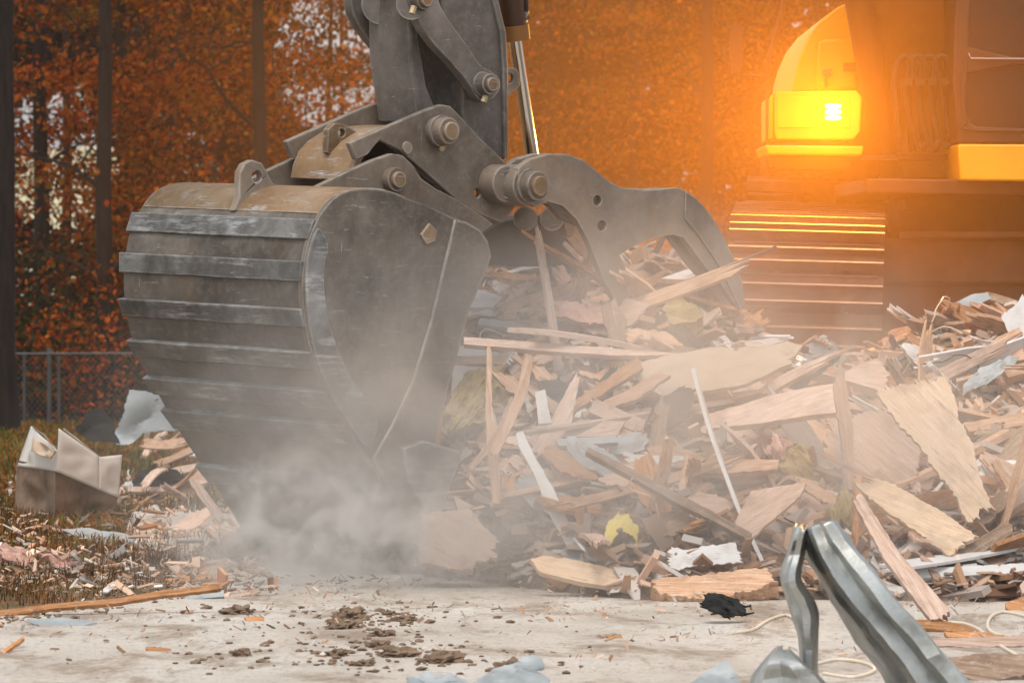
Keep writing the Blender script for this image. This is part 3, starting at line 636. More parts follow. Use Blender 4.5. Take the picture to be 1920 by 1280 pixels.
def tree(px, Y, wpx, key, label, name='autumn_tree', crown=True, v=0, scl=1, dz=0, cx=0, **k):
    x = (px - 960) / F * Y; r0 = wpx / 2 / (F / Y); z = base(x, Y)
    e = empty(name, (x, Y, z)); tag(e, label, 'tree', 'autumn trees behind the demolition site')
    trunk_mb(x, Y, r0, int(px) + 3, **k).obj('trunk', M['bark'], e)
    if crown:
        c = bpy.data.objects.new('crown', crowns[key][v]); C.objects.link(c); c.parent = e; c.location = (cx, 2.2, dz); c.rotation_euler = (0, 0, px * .37); c.scale = (scl, scl, 1)
    return e
T = [
 (4, 52, 56, 'brown', 'thick bare trunk cut by the left edge of the photo', dict(crown=False, branches=1, first=7)),
 (197, 64, 37, 'orange', 'dark straight tree trunk behind the grey box', {}),
 (487, 64, 33, 'red', 'dark straight tree behind the lifting eye of the bucket', dict(cx=-.5)),
 (78, 68, 36, 'red', 'dark tree between the edge trunk and the straight trunk', dict(v=1)),
 (252, 70, 34, 'red', 'forked tree just right of the straight dark trunk', dict(lean=-.3)),
 (125, 92, 24, 'brown', 'slender dark tree in front of the pale meadow', dict(scl=.7)),
 (335, 88, 22, 'brown', 'slender tree behind the wear strips of the bucket', {}),
 (405, 80, 14, 'red', 'thin red leaved tree above the bucket', dict(v=1)),
 (585, 92, 14, 'orange', 'thin leaning tree left of the bucket linkage', dict(lean=.5, scl=.5, cx=-.6)),
 (640, 100, 12, 'red', 'thin tree against the sky by the linkage', dict(scl=.4, v=1, cx=.8)),
 (745, 85, 26, 'brown', 'tree hidden behind the excavator linkage', {}),
 (870, 90, 24, 'orange', 'tree hidden behind the excavator stick', dict(v=1)),
 (1030, 82, 16, 'brown', 'thin trunk just right of the chrome rod', {}),
 (1100, 88, 14, 'orange', 'slim tree above the curve of the thumb', {}),
 (1185, 80, 26, 'orange', 'orange tree above the middle of the thumb', dict(v=1)),
 (1255, 96, 18, 'brown', 'slim brownish tree between thumb and mirror', {}),
 (1322, 78, 34, 'orange', 'thick trunk just left of the mirror', {}),
 (1420, 92, 20, 'orange', 'orange tree between mirror and yellow hood', dict(v=1)),
 (1530, 86, 20, 'orange', 'orange tree behind the engine hood', {}),
 (1720, 84, 24, 'brown', 'tree hidden behind the boom foot', {}),
 (1880, 88, 24, 'orange', 'tree hidden behind the cab', {}),
 (-260, 80, 30, 'red', None, {}), (2150, 84, 28, 'orange', None, {}), (2500, 80, 28, 'red', None, {}),
]
for px, Y, wd, key, lab, kw in T:
    tree(px, Y, wd, key, lab or ('autumn tree beyond the left frame edge' if px < 0 else 'autumn tree beyond the cab' if px < 2300 else 'outermost autumn tree beyond the cab'), **kw)
# bushes in front of the trunks
def bush(px, Y, py0, wpx, hpx, key, label, seed, n=60):
    x = (px - 960) / F * Y; s = F / Y; z = base(x, Y)
    me = crown_mesh(seed, wpx / 2 / s, .05, hpx / s, n, 30, M['leaf_' + key], .07)
    o = bpy.data.objects.new('bush', me); C.objects.link(o); o.location = (x, Y, z)
    tag(o, label, 'bush', 'bushes at the forest edge')
bush(60, 66, 0, 170, 330, 'green', 'dark green bush left of the straight trunk', 1, 110)
bush(175, 64, 0, 190, 230, 'green', 'olive green bush below the straight trunk', 2, 90)
bush(150, 62, 0, 90, 330, 'red', 'bright orange sapling leaning over the fence', 3, 46)
bush(290, 68, 0, 200, 340, 'brown', 'brown shrub behind the ribbed bucket back', 4, 110)
bush(430, 70, 0, 260, 380, 'red', 'red shrub above the bucket top plate', 5, 150)
bush(1180, 74, 0, 260, 300, 'orange', 'orange shrub behind the thumb', 6, 120)
bush(1390, 70, 0, 230, 360, 'orange', 'orange shrub between thumb and track', 7, 140)
bush(1060, 72, 0, 220, 400, 'brown', 'brown shrub behind the chrome rod', 8, 140)
# far wood as one mass
def far_wood(seed, Y0, Y1, N, fn, mat):
    r = random.Random(seed); V = []; Fc = []
    while len(Fc) < N:
        px = r.uniform(-500, 2500); py = r.uniform(-200, 800); Y = r.uniform(Y0, Y1); p = P(px, py, Y)
        if r.random() > fn(px, py): continue
        if nz(p.x * .55, p.z * .55, seed) + .6 * nz(p.x * 1.5, p.z * 1.5, seed) < r.uniform(-.75, -.1): continue
        s = r.uniform(.16, .42); nrm = Vector((r.gauss(0, .6), r.gauss(0, .6) - .3, r.gauss(.4, .5))).normalized()
        a1_ = nrm.orthogonal().normalized(); b1 = nrm.cross(a1_); n = len(V)
        V += [p - a1_ * s * .6, p + b1 * s * .4, p + a1_ * s * .6, p - b1 * s * .4]; Fc.append((n, n + 1, n + 2, n + 3))
    o = obj('far_wood', V, Fc, mat, smooth=False); tag(o, 'distant mass of autumn woods behind the trees', 'woods', kind='stuff')
def gapf(px, py):
    g = 1.0
    for cx, cy, rx, ry, d in ((620, 110, 110, 170, 1), (110, 300, 120, 150, 1), (690, 30, 60, 60, .7), (350, 300, 60, 60, .6), (400, 40, 60, 50, .6), (1520, 40, 60, 40, .6), (1240, 330, 160, 50, .6), (60, 500, 50, 120, .5), (560, 10, 50, 40, .6), (520, 200, 60, 60, .35)):
        q = ((px - cx) / rx) ** 2 + ((py - cy) / ry) ** 2
        if q < 1.6: g = min(g, 1 - d * sm(1.6 - q))
    return g
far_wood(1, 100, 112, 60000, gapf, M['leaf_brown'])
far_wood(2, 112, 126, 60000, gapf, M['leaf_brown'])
# undergrowth line
r = random.Random(5); V = []; Fc = []
for i in range(26000):
    Y = r.uniform(62, 84); x = r.uniform(-10, 14); h = abs(r.gauss(0, .3)) * (1 + nz(x * .7, Y * .3))
    p = Vector((x, Y, base(x, Y) + h)); s = r.uniform(.03, .08); nrm = Vector((r.gauss(0, .6), -.3, r.gauss(.5, .5))).normalized()
    a1_ = nrm.orthogonal().normalized(); b1 = nrm.cross(a1_); n = len(V); V += [p - a1_ * s, p + b1 * s * .6, p + a1_ * s, p - b1 * s * .6]; Fc.append((n, n + 1, n + 2, n + 3))
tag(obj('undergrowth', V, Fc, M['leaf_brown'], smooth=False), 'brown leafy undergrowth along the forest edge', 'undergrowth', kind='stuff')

# ---------------------------------------------------------------- fence
FY = 60; fe = empty('chain_link_fence', (-5, FY, base(-5, FY))); tag(fe, 'low grey chain link fence in front of the woods', 'fence')
s = F / FY
def fx(px): return (px - 960) / F * FY
zt = P(0, 664, FY).z; zb = base(0, FY)
MB().tube([Vector((fx(-300), FY, zt)), Vector((fx(700), FY, zt + .02))], .012, 8).obj('top_rail', M['fence'], fe)
for px, rr, top in ((45, .016, 660), (92, .026, 652), (110, .018, 664), (330, .02, 655), (560, .02, 655), (-160, .02, 655)):
    MB().tube([Vector((fx(px), FY + .02, zb - .1)), Vector((fx(px), FY + .02, P(0, top, FY).z))], rr, 10).obj('post', M['fence'], fe)
mb = MB(); x = fx(-300)
while x < fx(700):
    for sg in (1, -1):
        a = Vector((x, FY + .005 * sg, zb)); b_ = Vector((x + sg * (zt - zb) * .8, FY + .005 * sg, zt)); mb.tube([a, b_], .0022, 3, False)
    x += .06
mb.obj('wire_netting', M['fence'], fe)
sx_ = fx(37); st_ = MB().tube([Vector((sx_, 58, base(0, 58) - .1)), Vector((sx_ + .01, 58, P(0, 712, 58).z))], .07, 14)
tag(st_.obj('tree_stump', M['wood4']), 'short sawn tree stump beside the fence', 'stump')

# ---------------------------------------------------------------- grass
r = random.Random(11); mb = MB()
def blades(N, fn, mat, name, label):
    V = []; Fc = []
    for i in range(N):
        q = fn(r)
        if q is None: continue
        p, h, wd = q; a = r.uniform(0, 6.28); le = r.gauss(0, .45); d = Vector((math.cos(a) * le, math.sin(a) * le, 1)).normalized(); sd_ = Vector((math.cos(a + 1.5), math.sin(a + 1.5), 0)) * wd
        n = len(V); m = p + d * h * .55; tp = p + d * h * .9 + Vector((math.cos(a), math.sin(a), -.3)) * h * .3
        V += [p - sd_, p + sd_, m + sd_ * .7, m - sd_ * .7, tp]; Fc += [(n, n + 1, n + 2, n + 3), (n + 3, n + 2, n + 4)]
    tag(obj(name, V, Fc, mat, smooth=False), label, 'grass', kind='stuff')
def gr1(r):
    Y = r.uniform(27, 62); px = r.uniform(-150, 520); x = (px - 960) / F * Y
    if Y < 31 and px > 230: return None
    if nz(x * 1.4, Y * .6, 3) < r.uniform(-.6, .3): return None
    return Vector((x, Y, base(x, Y) - .01)), r.uniform(.03, .1) * (1 + Y / 90), .004 + Y / 12000
blades(42000, gr1, M['blade'], 'grass', 'patchy green and rusty autumn grass beside the site')
def gr2(r):
    py = r.uniform(930, 1150); px = r.uniform(-60, 430 if py > 1010 else 250); Y = 15000 / (py - 480); x = (px - 960) / F * Y
    lim = interp([(0, 1150), (150, 1128), (350, 1090), (430, 1050)], px)
    if py > lim: return None
    if nz(x * 2.5, Y * 1.5, 8) < r.uniform(-.5, .45): return None
    return Vector((x, Y, .0 + .06 * max(0, nz(x * 2, Y, 2)))), r.uniform(.02, .1), .0025
blades(16000, gr2, M['straw'], 'dry_grass', 'matted dead straw grass along the slab edge')

# ---------------------------------------------------------------- traced debris pieces
def resample(pts, step, jag, r):
    out = []; n = len(pts); _, p_, q_ = max(((Vector(p) - Vector(q)).length, p, q) for p in pts for q in pts)
    ax = (Vector(q_) - Vector(p_)).normalized()
    for i in range(n):
        a, b = Vector(pts[i]), Vector(pts[(i + 1) % n]); L = (b - a).length; d = (b - a) / max(L, .001)
        across = abs(d.x * ax.y - d.y * ax.x); end = across > .6 and jag >= .8
        st = min(step, 2.6) if end else step; k = max(1, int(L / st)); pn = Vector((-d.y, d.x))
        for j in range(k):
            p = a.lerp(b, j / k)
            out.append(p if j == 0 and not end else (p + ax * (r.gauss(0, jag * 2.2) * r.choice((.1, .4, 1.5)) + jag * 5 * noise.noise(Vector((p.x * .06, p.y * .06, n)))) if end else p + pn * r.gauss(0, jag * .7)))
    return [tuple(p) for p in out]
LM = []
def piece(name, pts, mat, label, cat, elev=42, yaw=0, th=.02, jag=1.2, step=7, crump=0, anchor=None, Y=None, group=None, cfreq=6, lift=.0, parent=None):
    r = random.Random(str(pts[0]) + name)
    e, yw = R(elev), R(yaw); n = Vector((math.sin(yw) * math.cos(e), -math.cos(yw) * math.cos(e), math.sin(e)))
    ap = anchor or max(pts, key=lambda q: q[1])
    a = P(ap[0], ap[1], Y) if Y else hit(ap[0], ap[1], lift)
    if not Y: a = a - Vector((0, .03, 0))
    # long axis in pixels gives the grain
    best = max(((Vector(p) - Vector(q)).length, p, q) for p in pts for q in pts)
    q3 = [onpl(x, y, a, n) for x, y in resample(pts, step, jag, r)]
    X = (onpl(*best[2], a, n) - onpl(*best[1], a, n)).normalized()
    if X.length < .5: X = Vector((1, 0, 0))
    fr = Matrix((X, n.cross(X), n)).transposed(); o0 = sum(q3, Vector()) / len(q3)
    loc = [fr.transposed() @ (p - o0) for p in q3]
    bm = bmesh.new()
    if crump:
        tris = tessellate_polygon([[Vector((p.x, p.y, 0)) for p in loc]])
        vs = [bm.verts.new((p.x, p.y, 0)) for p in loc]
        for t_ in tris:
            try: bm.faces.new([vs[i] for i in t_])
            except ValueError: pass
        for _ in range(4):
            le = [ed for ed in bm.edges if ed.calc_length() > .035]
            if not le: break
            bmesh.ops.subdivide_edges(bm, edges=le, cuts=1); bmesh.ops.triangulate(bm, faces=bm.faces)
        sd_ = r.uniform(0, 50)
        for v in bm.verts:
            z = crump * (noise.noise(Vector((v.co.x * cfreq, v.co.y * cfreq, sd_))) + .5 * abs(noise.noise(Vector((v.co.x * cfreq * 2.3, v.co.y * cfreq * 2.3, sd_ + 9)))))
            v.co.z = z
        geo = bmesh.ops.extrude_face_region(bm, geom=bm.faces[:])
        for v in geo['geom']:
            if isinstance(v, bmesh.types.BMVert): v.co.z -= th
    else:
        mb = MB().prism([Vector((p.x, p.y, 0)) for p in loc], (0, 0, -th)); vs = [bm.verts.new(v) for v in mb.V]
        for f in mb.F:
            try: bm.faces.new([vs[i] for i in f])
            except ValueError: pass
        for v in bm.verts: v.co.z += .012 * noise.noise(Vector((v.co.x * 3, v.co.y * 3, o0.x * 7)))
    bmesh.ops.recalc_face_normals(bm, faces=bm.faces)
    me = bpy.data.meshes.new(name); bm.to_mesh(me); bm.free(); me.materials.append(mat)
    me.shade_smooth(); me.set_sharp_from_angle(angle=R(30 if not crump else 50))
    o = bpy.data.objects.new(name, me); C.objects.link(o); o.location = o0; o.rotation_euler = fr.to_euler(); WL[o] = o0
    LM.append((sum(p[0] for p in pts) / len(pts), sum(p[1] for p in pts) / len(pts), label)); tag(o, label, cat, group); return o
W1, W2, W3, W4, PL = M['wood'], M['wood2'], M['wood3'], M['wood4'], M['ply']
piece('carpet', [(1190, 702), (1240, 675), (1310, 660), (1380, 663), (1470, 665), (1498, 682), (1480, 708), (1440, 728), (1380, 744), (1300, 762), (1240, 758), (1195, 738)], M['carpet'], 'beige felt carpet draped over the middle of the pile', 'carpet', 38, 5, .03, 1.2, 14, .15, cfreq=2.2, lift=.12)
piece('board', [(1330, 775), (1440, 742), (1575, 716), (1576, 772), (1440, 790), (1325, 803)], W2, 'wide pale board lying just below the beige carpet', 'board', 45, 4, .035, .5, lift=.1)
piece('stake', [(1575, 680), (1584, 700), (1590, 740), (1600, 800), (1601, 918), (1582, 918), (1578, 830), (1563, 722)], W1, 'upright pale splintered stake in front of the large panel', 'stake', 12, 5, .03, 1, lift=.1)
piece('plywood_sheet', [(1642, 733), (1700, 722), (1770, 703), (1790, 740), (1800, 790), (1825, 830), (1835, 880), (1858, 945), (1835, 965), (1815, 978), (1795, 930), (1755, 880), (1720, 830), (1680, 790)], PL, 'large torn yellowish plywood panel leaning on the right pile', 'plywood', 32, 8, .02, 2.2, 6, lift=.12)
piece('plywood_sheet', [(1605, 910), (1645, 895), (1700, 920), (1760, 955), (1830, 1005), (1780, 1043), (1700, 985), (1650, 950)], PL, 'smaller golden plywood strip below the large torn panel', 'plywood', 42, -6, .02, 2, 6, lift=.1)
piece('long_board', [(1600, 940), (1615, 925), (1690, 1040), (1780, 1140), (1770, 1155), (1745, 1162), (1660, 1050)], W2, 'long grey board sloping down onto the slab at right', 'board', 40, -10, .035, 1.0, lift=.05)
piece('backing_board', [(1560, 790), (1640, 770), (1720, 740), (1724, 928), (1640, 900), (1600, 880), (1540, 850)], W2, 'dusty pinkish board standing behind the upright stake', 'board', 30, 0, .02, 1.5, lift=.03)
piece('white_board', [(1878, 592), (1922, 553), (1960, 560), (1950, 665), (1905, 655)], M['white'], 'pale white board at the right edge on top of the pile', 'board', 25, -10, .02, 1.5)
piece('timber', [(1855, 945), (1920, 882), (1960, 850), (1975, 885), (1935, 928), (1885, 965)], W2, 'squared pale timber end sticking out at the right edge', 'timber', 40, 8, .07, .8, lift=.1)
piece('timber', [(1808, 792), (1880, 780), (1960, 766), (1960, 792), (1890, 802), (1815, 807)], W1, 'long pale timber at the right edge beside the torn plywood', 'timber', 40, 0, .05, .8, lift=.12)
piece('veneer_sheet', [(1830, 810), (1950, 800), (1950, 850), (1890, 880), (1870, 872), (1840, 872)], W3, 'weathered brown veneer sheet under the right timbers', 'veneer', 50, 0, .012, 2.5, 5, .03, lift=.05)
piece('lath', [(1700, 1065), (1800, 1060), (1950, 1054), (1950, 1072), (1800, 1078), (1715, 1082)], M['white'], 'long white edged lath across the lower right slope', 'lath', 45, 0, .03, .6, lift=.05)
piece('timber', [(1765, 1052), (1830, 1010), (1880, 980), (1898, 983), (1897, 1000), (1830, 1040), (1800, 1062)], W3, 'grey timber running up behind the white edged lath', 'timber', 40, 0, .05, .8, lift=.05)
piece('white_sheet', [(1258, 1022), (1290, 1030), (1330, 1025), (1375, 1020), (1393, 1055), (1350, 1062), (1300, 1062), (1268, 1070), (1250, 1045)], M['white'], 'torn white sheet on the lower slope above a split log', 'sheet', 40, 0, .006, 2, 6, .03, lift=.05)
piece('split_log', [(1225, 1086), (1300, 1078), (1440, 1063), (1452, 1085), (1430, 1102), (1330, 1121), (1235, 1112)], W1, 'thick split log at the foot of the pile', 'log', 50, 0, .1, 2, 6, lift=.02)
piece('curved_board', [(996, 1047), (1020, 1041), (1060, 1045), (1130, 1062), (1190, 1082), (1216, 1098), (1150, 1102), (1080, 1088), (1010, 1070)], PL, 'tan pointed board lying at the foot of the pile', 'board', 50, 0, .025, .8, 8, lift=.02)
piece('white_batten', [(968, 812), (980, 808), (1000, 850), (1040, 920), (1088, 1028), (1070, 1036), (1025, 950), (1000, 885), (972, 835)], M['white'], 'long white batten leaning steeply beside the yellow plastic', 'batten', 18, 0, .03, .6, Y=24.0)
piece('blue_batten', [(1058, 1046), (1130, 1003), (1145, 1015), (1085, 1052)], M['bluegrey'], 'short bluish batten beneath the yellow plastic scrap', 'batten', 40, 0, .02, .6, lift=.04)
piece('plastic_scrap', [(1133, 1002), (1140, 975), (1158, 960), (1178, 962), (1198, 985), (1196, 1022), (1180, 1000), (1165, 996), (1142, 1026)], M['plastic'], 'crumpled yellow plastic scrap in the dust', 'plastic', 25, 0, .004, 1.4, 5, .05, lift=.05)
piece('white_sheet', [(1170, 850), (1225, 855), (1280, 856), (1265, 875), (1230, 900), (1190, 892), (1180, 870)], M['white'], 'torn white sheet in the dusty middle of the pile', 'sheet', 40, 0, .006, 2, 6, .03, lift=.08)
piece('white_batten', [(1003, 735), (1022, 730), (1034, 792), (1010, 794)], M['white'], 'short white block standing up above a leaning plank', 'batten', 15, 0, .03, .5, Y=24.5)
piece('plank', [(1030, 792), (1080, 700), (1086, 712), (1072, 790), (1034, 858), (995, 845)], W2, 'broad pinkish plank leaning below the short white block', 'plank', 25, 0, .03, 1.2, Y=24.7)
piece('splinter', [(984, 660), (1000, 668), (990, 735), (965, 790), (932, 856), (918, 850), (948, 785), (972, 720)], W1, 'long wavy splinter leaning left in front of the pile', 'splinter', 15, 0, .02, 1, Y=24.2)
piece('splinter', [(914, 640), (922, 660), (922, 760), (937, 850), (938, 942), (924, 942), (914, 860), (910, 770)], W1, 'tall upright splinter close to the bucket edge', 'splinter', 10, 0, .02, .8, Y=24.3)
piece('splinter', [(958, 742), (970, 748), (932, 830), (886, 882), (880, 874), (925, 815)], W1, 'slender splinter crossing the upright one by the bucket', 'splinter', 15, 0, .015, .8, Y=24.25)
piece('splinter', [(835, 690), (842, 694), (832, 770), (822, 850), (814, 850), (824, 760)], W4, 'thin reddish splinter against the bucket edge', 'splinter', 15, 0, .015, .6, Y=25.3)
piece('white_board', [(858, 650), (916, 645), (915, 690), (880, 715), (846, 738), (848, 700)], M['white'], 'white board corner showing beside the bucket edge', 'board', 30, 10, .015, 1, Y=26.0)
piece('insulation', [(845, 735), (875, 705), (910, 690), (948, 690), (955, 760), (905, 795), (850, 812), (832, 775)], M['yellowfluff'], 'olive yellow insulation batt beside the bucket edge', 'insulation', 30, 0, .06, 2.5, 6, .05, Y=25.6, cfreq=12)
piece('lath', [(870, 631), (1000, 640), (1160, 655), (1295, 664), (1160, 668), (1020, 657), (870, 645)], W2, 'very long pale lath across the upper pile', 'lath', 40, 0, .03, .5, lift=.15)
piece('white_plank', [(880, 540), (910, 545), (972, 571), (960, 576), (880, 576)], M['white'], 'white plank on top of the pile beside the bucket', 'plank', 50, 0, .02, .6, lift=.05)
piece('white_plank', [(900, 598), (965, 602), (1010, 612), (960, 616), (895, 610)], M['bluegrey'], 'pale blue plank below the white plank on the pile top', 'plank', 50, 0, .02, .6, lift=.08)
piece('foam_sheet', [(1013, 570), (1060, 565), (1130, 572), (1136, 612), (1096, 606), (1040, 592)], M['pinkfluff'], 'fuzzy pale pink sheet on the upper pile', 'sheet', 40, 0, .02, 2.4, 5, .03, lift=.1)
piece('plank', [(1033, 500), (1058, 498), (1078, 546), (1056, 556)], W2, 'short broken plank upright on the pile crest', 'plank', 30, 0, .025, 1.4, lift=.08)
piece('leaning_board', [(1273, 472), (1292, 464), (1316, 486), (1328, 505), (1370, 560), (1368, 572), (1340, 552), (1278, 492)], W2, 'notched pale board leaning inside the grapple thumb', 'board', 30, -15, .04, 1.0, Y=27.0)
piece('foam_lump', [(1240, 578), (1258, 560), (1288, 563), (1312, 588), (1304, 604), (1262, 612)], M['yellowfluff'], 'round lump of ochre foam below the thumb', 'foam', 35, 0, .12, 1, 8, .05, lift=.1)
piece('plank', [(1128, 578), (1150, 556), (1176, 600), (1170, 650), (1140, 632)], W3, 'brown split plank end under the thumb tooth', 'plank', 25, 0, .03, 1.5, lift=.1)
piece('plank', [(1170, 616), (1250, 622), (1290, 655), (1182, 652)], W1, 'fan shaped splintered plank end below the foam lump', 'plank', 45, 0, .03, 2.2, 5, lift=.1)
piece('pipe_pole', [(1098, 846), (1104, 838), (1270, 924), (1410, 998), (1404, 1010), (1264, 940)], W3, 'long dark pole slanting down across the dusty slope', 'pole', 35, 0, .04, .5, lift=.12)
piece('white_batten', [(1043, 822), (1155, 818), (1158, 830), (1048, 836)], M['bluegrey'], 'level bluish white batten in the dusty middle', 'batten', 40, 0, .03, .4, Y=24.6)
piece('board', [(1062, 800), (1090, 786), (1172, 790), (1158, 817), (1056, 820)], W2, 'pinkish board resting on the level white batten', 'board', 40, 0, .02, .6, Y=24.7)
piece('plywood_scrap', [(1030, 862), (1066, 848), (1096, 900), (1104, 962), (1070, 930), (1040, 900)], W1, 'frayed wood scrap hanging right of the steep white batten', 'wood scrap', 30, 0, .02, 2.6, 5, Y=24.3)
piece('plywood_scrap', [(786, 962), (880, 955), (905, 985), (932, 1012), (928, 1040), (860, 1066), (786, 1052)], W2, 'pale delaminated plywood right of the bucket tip', 'plywood', 45, 0, .02, 1.8, 6, Y=24.0)
piece('board', [(1375, 982), (1408, 920), (1512, 904), (1500, 930), (1402, 1012)], W2, 'greyish flat board left of the yellow insulation', 'board', 38, -5, .02, .8, lift=.08)
piece('insulation', [(1450, 872), (1462, 850), (1500, 828), (1518, 862), (1526, 900), (1470, 892)], M['yellowfluff'], 'yellow insulation tuft on the middle slope', 'insulation', 30, 0, .06, 3, 6, .06, cfreq=12, lift=.1)
piece('insulation', [(1550, 952), (1588, 920), (1607, 940), (1602, 985), (1560, 975)], M['yellowfluff'], 'yellow insulation tuft at the foot of the upright stake', 'insulation', 30, 0, .06, 3, 6, .06, cfreq=12, lift=.1)
piece('insulation', [(1430, 848), (1450, 815), (1478, 828), (1468, 868)], M['pinkfluff'], 'small tuft of pink insulation above the yellow one', 'insulation', 30, 0, .05, 3, 6, .05, cfreq=14, lift=.1)
piece('board', [(1578, 702), (1612, 682), (1645, 672), (1668, 702), (1655, 735), (1600, 742)], W2, 'pale board behind the top of the upright stake', 'board', 30, 0, .02, 1, lift=.1)
piece('cloth_scrap', [(1315, 1125), (1340, 1108), (1390, 1112), (1402, 1140), (1370, 1162), (1330, 1158)], M['darkgrey'], 'crumpled dark cloth at the foot of the split log', 'cloth', 40, 0, .01, 2, 6, .08, lift=.02)
piece('plank', [(1766, 560), (1800, 568), (1842, 586), (1862, 622), (1800, 600), (1768, 578)], W4, 'orange splintered plank on the right pile top', 'plank', 35, 0, .03, 2, 6, lift=.05)
piece('metal_flashing', [(1785, 570), (1820, 553), (1852, 548), (1858, 560), (1806, 582)], M['bluegrey'], 'small grey flashing piece on the right pile top', 'flashing', 45, 0, .005, .8, lift=.1)
piece('timber', [(1845, 655), (1870, 632), (1912, 612), (1918, 625), (1880, 650), (1852, 664)], W1, 'short timber below the white board on the pile top', 'timber', 40, 0, .05, .6, lift=.05)
piece('timber', [(1700, 722), (1770, 706), (1838, 694), (1842, 710), (1770, 728), (1704, 736)], W1, 'horizontal timber behind the top of the torn panel', 'timber', 45, 0, .05, .6, lift=.08)
piece('timber', [(1880, 690), (1950, 672), (1950, 692), (1890, 708)], W1, 'timber end poking from the right pile under pink wool', 'timber', 45, 0, .05, .6, lift=.08)
piece('insulation', [(1760, 690), (1790, 662), (1830, 668), (1850, 690), (1810, 702)], M['pinkfluff'], 'pink insulation wad above the horizontal timber', 'insulation', 35, 0, .06, 3, 6, .07, cfreq=14, lift=.05)
piece('cloth_scrap', [(1508, 668), (1522, 640), (1548, 632), (1566, 655), (1590, 668), (1560, 690), (1520, 700)], M['bluegrey'], 'crumpled grey plastic film in front of the track', 'film', 25, 0, .006, 2, 6, .08, lift=.05)
piece('wood_block', [(1510, 706), (1535, 692), (1562, 682), (1568, 708), (1512, 722)], W4, 'brown wood block beside the crumpled grey film', 'block', 30, 0, .06, .6, lift=.08)
piece('white_sheet', [(1478, 690), (1500, 678), (1502, 686), (1470, 712)], M['white'], 'small white strip on the edge of the beige carpet', 'sheet', 35, 0, .006, .6, lift=.16)
piece('slab_chunk', [(1210, 1000), (1240, 960), (1290, 955), (1300, 985), (1260, 1005)], W3, 'dusty brown chunk behind the torn white sheet', 'chunk', 45, 0, .05, 2, lift=.05)
piece('board', [(1300, 868), (1370, 860), (1460, 862), (1458, 880), (1380, 885), (1300, 886)], W1, 'short pink board in the dust below the wide pale board', 'board', 45, 0, .03, .7, lift=.08)
piece('beam', [(1090, 650), (1160, 655), (1230, 640), (1320, 655), (1240, 664), (1120, 668)], W3, 'dark weathered beam just above the carpet', 'beam', 40, 0, .05, .8, lift=.1)
piece('plank', [(1195, 668), (1060, 762), (1020, 790), (1024, 800), (1070, 776), (1206, 690)], W4, 'long splintered orange plank left of the carpet', 'plank', 35, 0, .03, 1.6, lift=.15)
piece('plank', [(1240, 690), (1180, 730), (1090, 770), (1095, 780), (1195, 748), (1250, 706)], W1, 'second long splintered plank touching the carpet corner', 'plank', 35, 0, .03, 1.4, lift=.16)
r0_ = random.Random(404); SCL = set()
for i in range(120):
    cx, cy = r0_.uniform(880, 1900), r0_.uniform(540, 1000)
    if cy < interp([(880, 560), (1300, 590), (1380, 700), (1650, 700), (1720, 620), (1900, 600)], cx) or (1190 < cx < 1500 and 650 < cy < 770) or (1640 < cx < 1850 and 700 < cy < 970) or (1090 < cx < 1250 and cy > 930): continue
    a0_ = r0_.uniform(-.7, .7) + (1.2 if r0_.random() < .25 else 0); ln_ = r0_.uniform(22, 76); wd_ = ln_ * r0_.uniform(.14, .5); n_ = 7
    pts = [(cx + math.cos(a0_) * ln_ * math.cos(k * 6.283 / n_) * r0_.uniform(.8, 1.1) - math.sin(a0_) * wd_ * math.sin(k * 6.283 / n_) * r0_.uniform(.7, 1.2), cy + math.sin(a0_) * ln_ * math.cos(k * 6.283 / n_) + math.cos(a0_) * wd_ * math.sin(k * 6.283 / n_) * r0_.uniform(.7, 1.2)) for k in range(n_)]
    mt, cn_, ct_, cr_ = r0_.choice(((W2, 'pale ragged wood scrap', 'wood scrap', 0), (W1, 'light brown ragged wood scrap', 'wood scrap', 0), (M['white'], 'white crumpled paper scrap', 'paper', .05), (W4, 'orange frayed wood scrap', 'wood scrap', 0), (M['bluegrey'], 'grey crumpled sheet scrap', 'sheet', .05), (W2, 'pinkish torn wood scrap', 'wood scrap', 0), (W3, 'weathered grey wood scrap', 'wood scrap', 0), (M['darkgrey'], 'dark torn shingle scrap', 'shingle', .03), (W2, 'whitish splintered wood scrap', 'wood scrap', 0), (W1, 'honey coloured wood scrap', 'wood scrap', 0)))
    for nb in sorted([q for q in LM if ' scrap ' not in q[2] and 'foil' not in q[2]], key=lambda q: (q[0] - cx) ** 2 + (q[1] - cy) ** 2):
        w_ = nb[2].split(); k_ = next((i for i, z in enumerate(w_) if z in 'carpet board stake panel plank timber batten block splinter lath sheet log strip insulation pole chunk beam lump film wool tuft wad edge'.split()), 3)
        lb_ = cn_ + (' left of the ' if nb[0] > cx else ' right of the ') + ' '.join(w_[:k_ + 1])
        if lb_ not in SCL and len(lb_.split()) <= 16: break
    SCL.add(lb_)
    piece('debris_scrap', pts, mt, lb_, ct_, r0_.uniform(25, 50), r0_.uniform(-12, 12), .02 if not cr_ else .006, 1.8, 5, cr_, lift=.06)
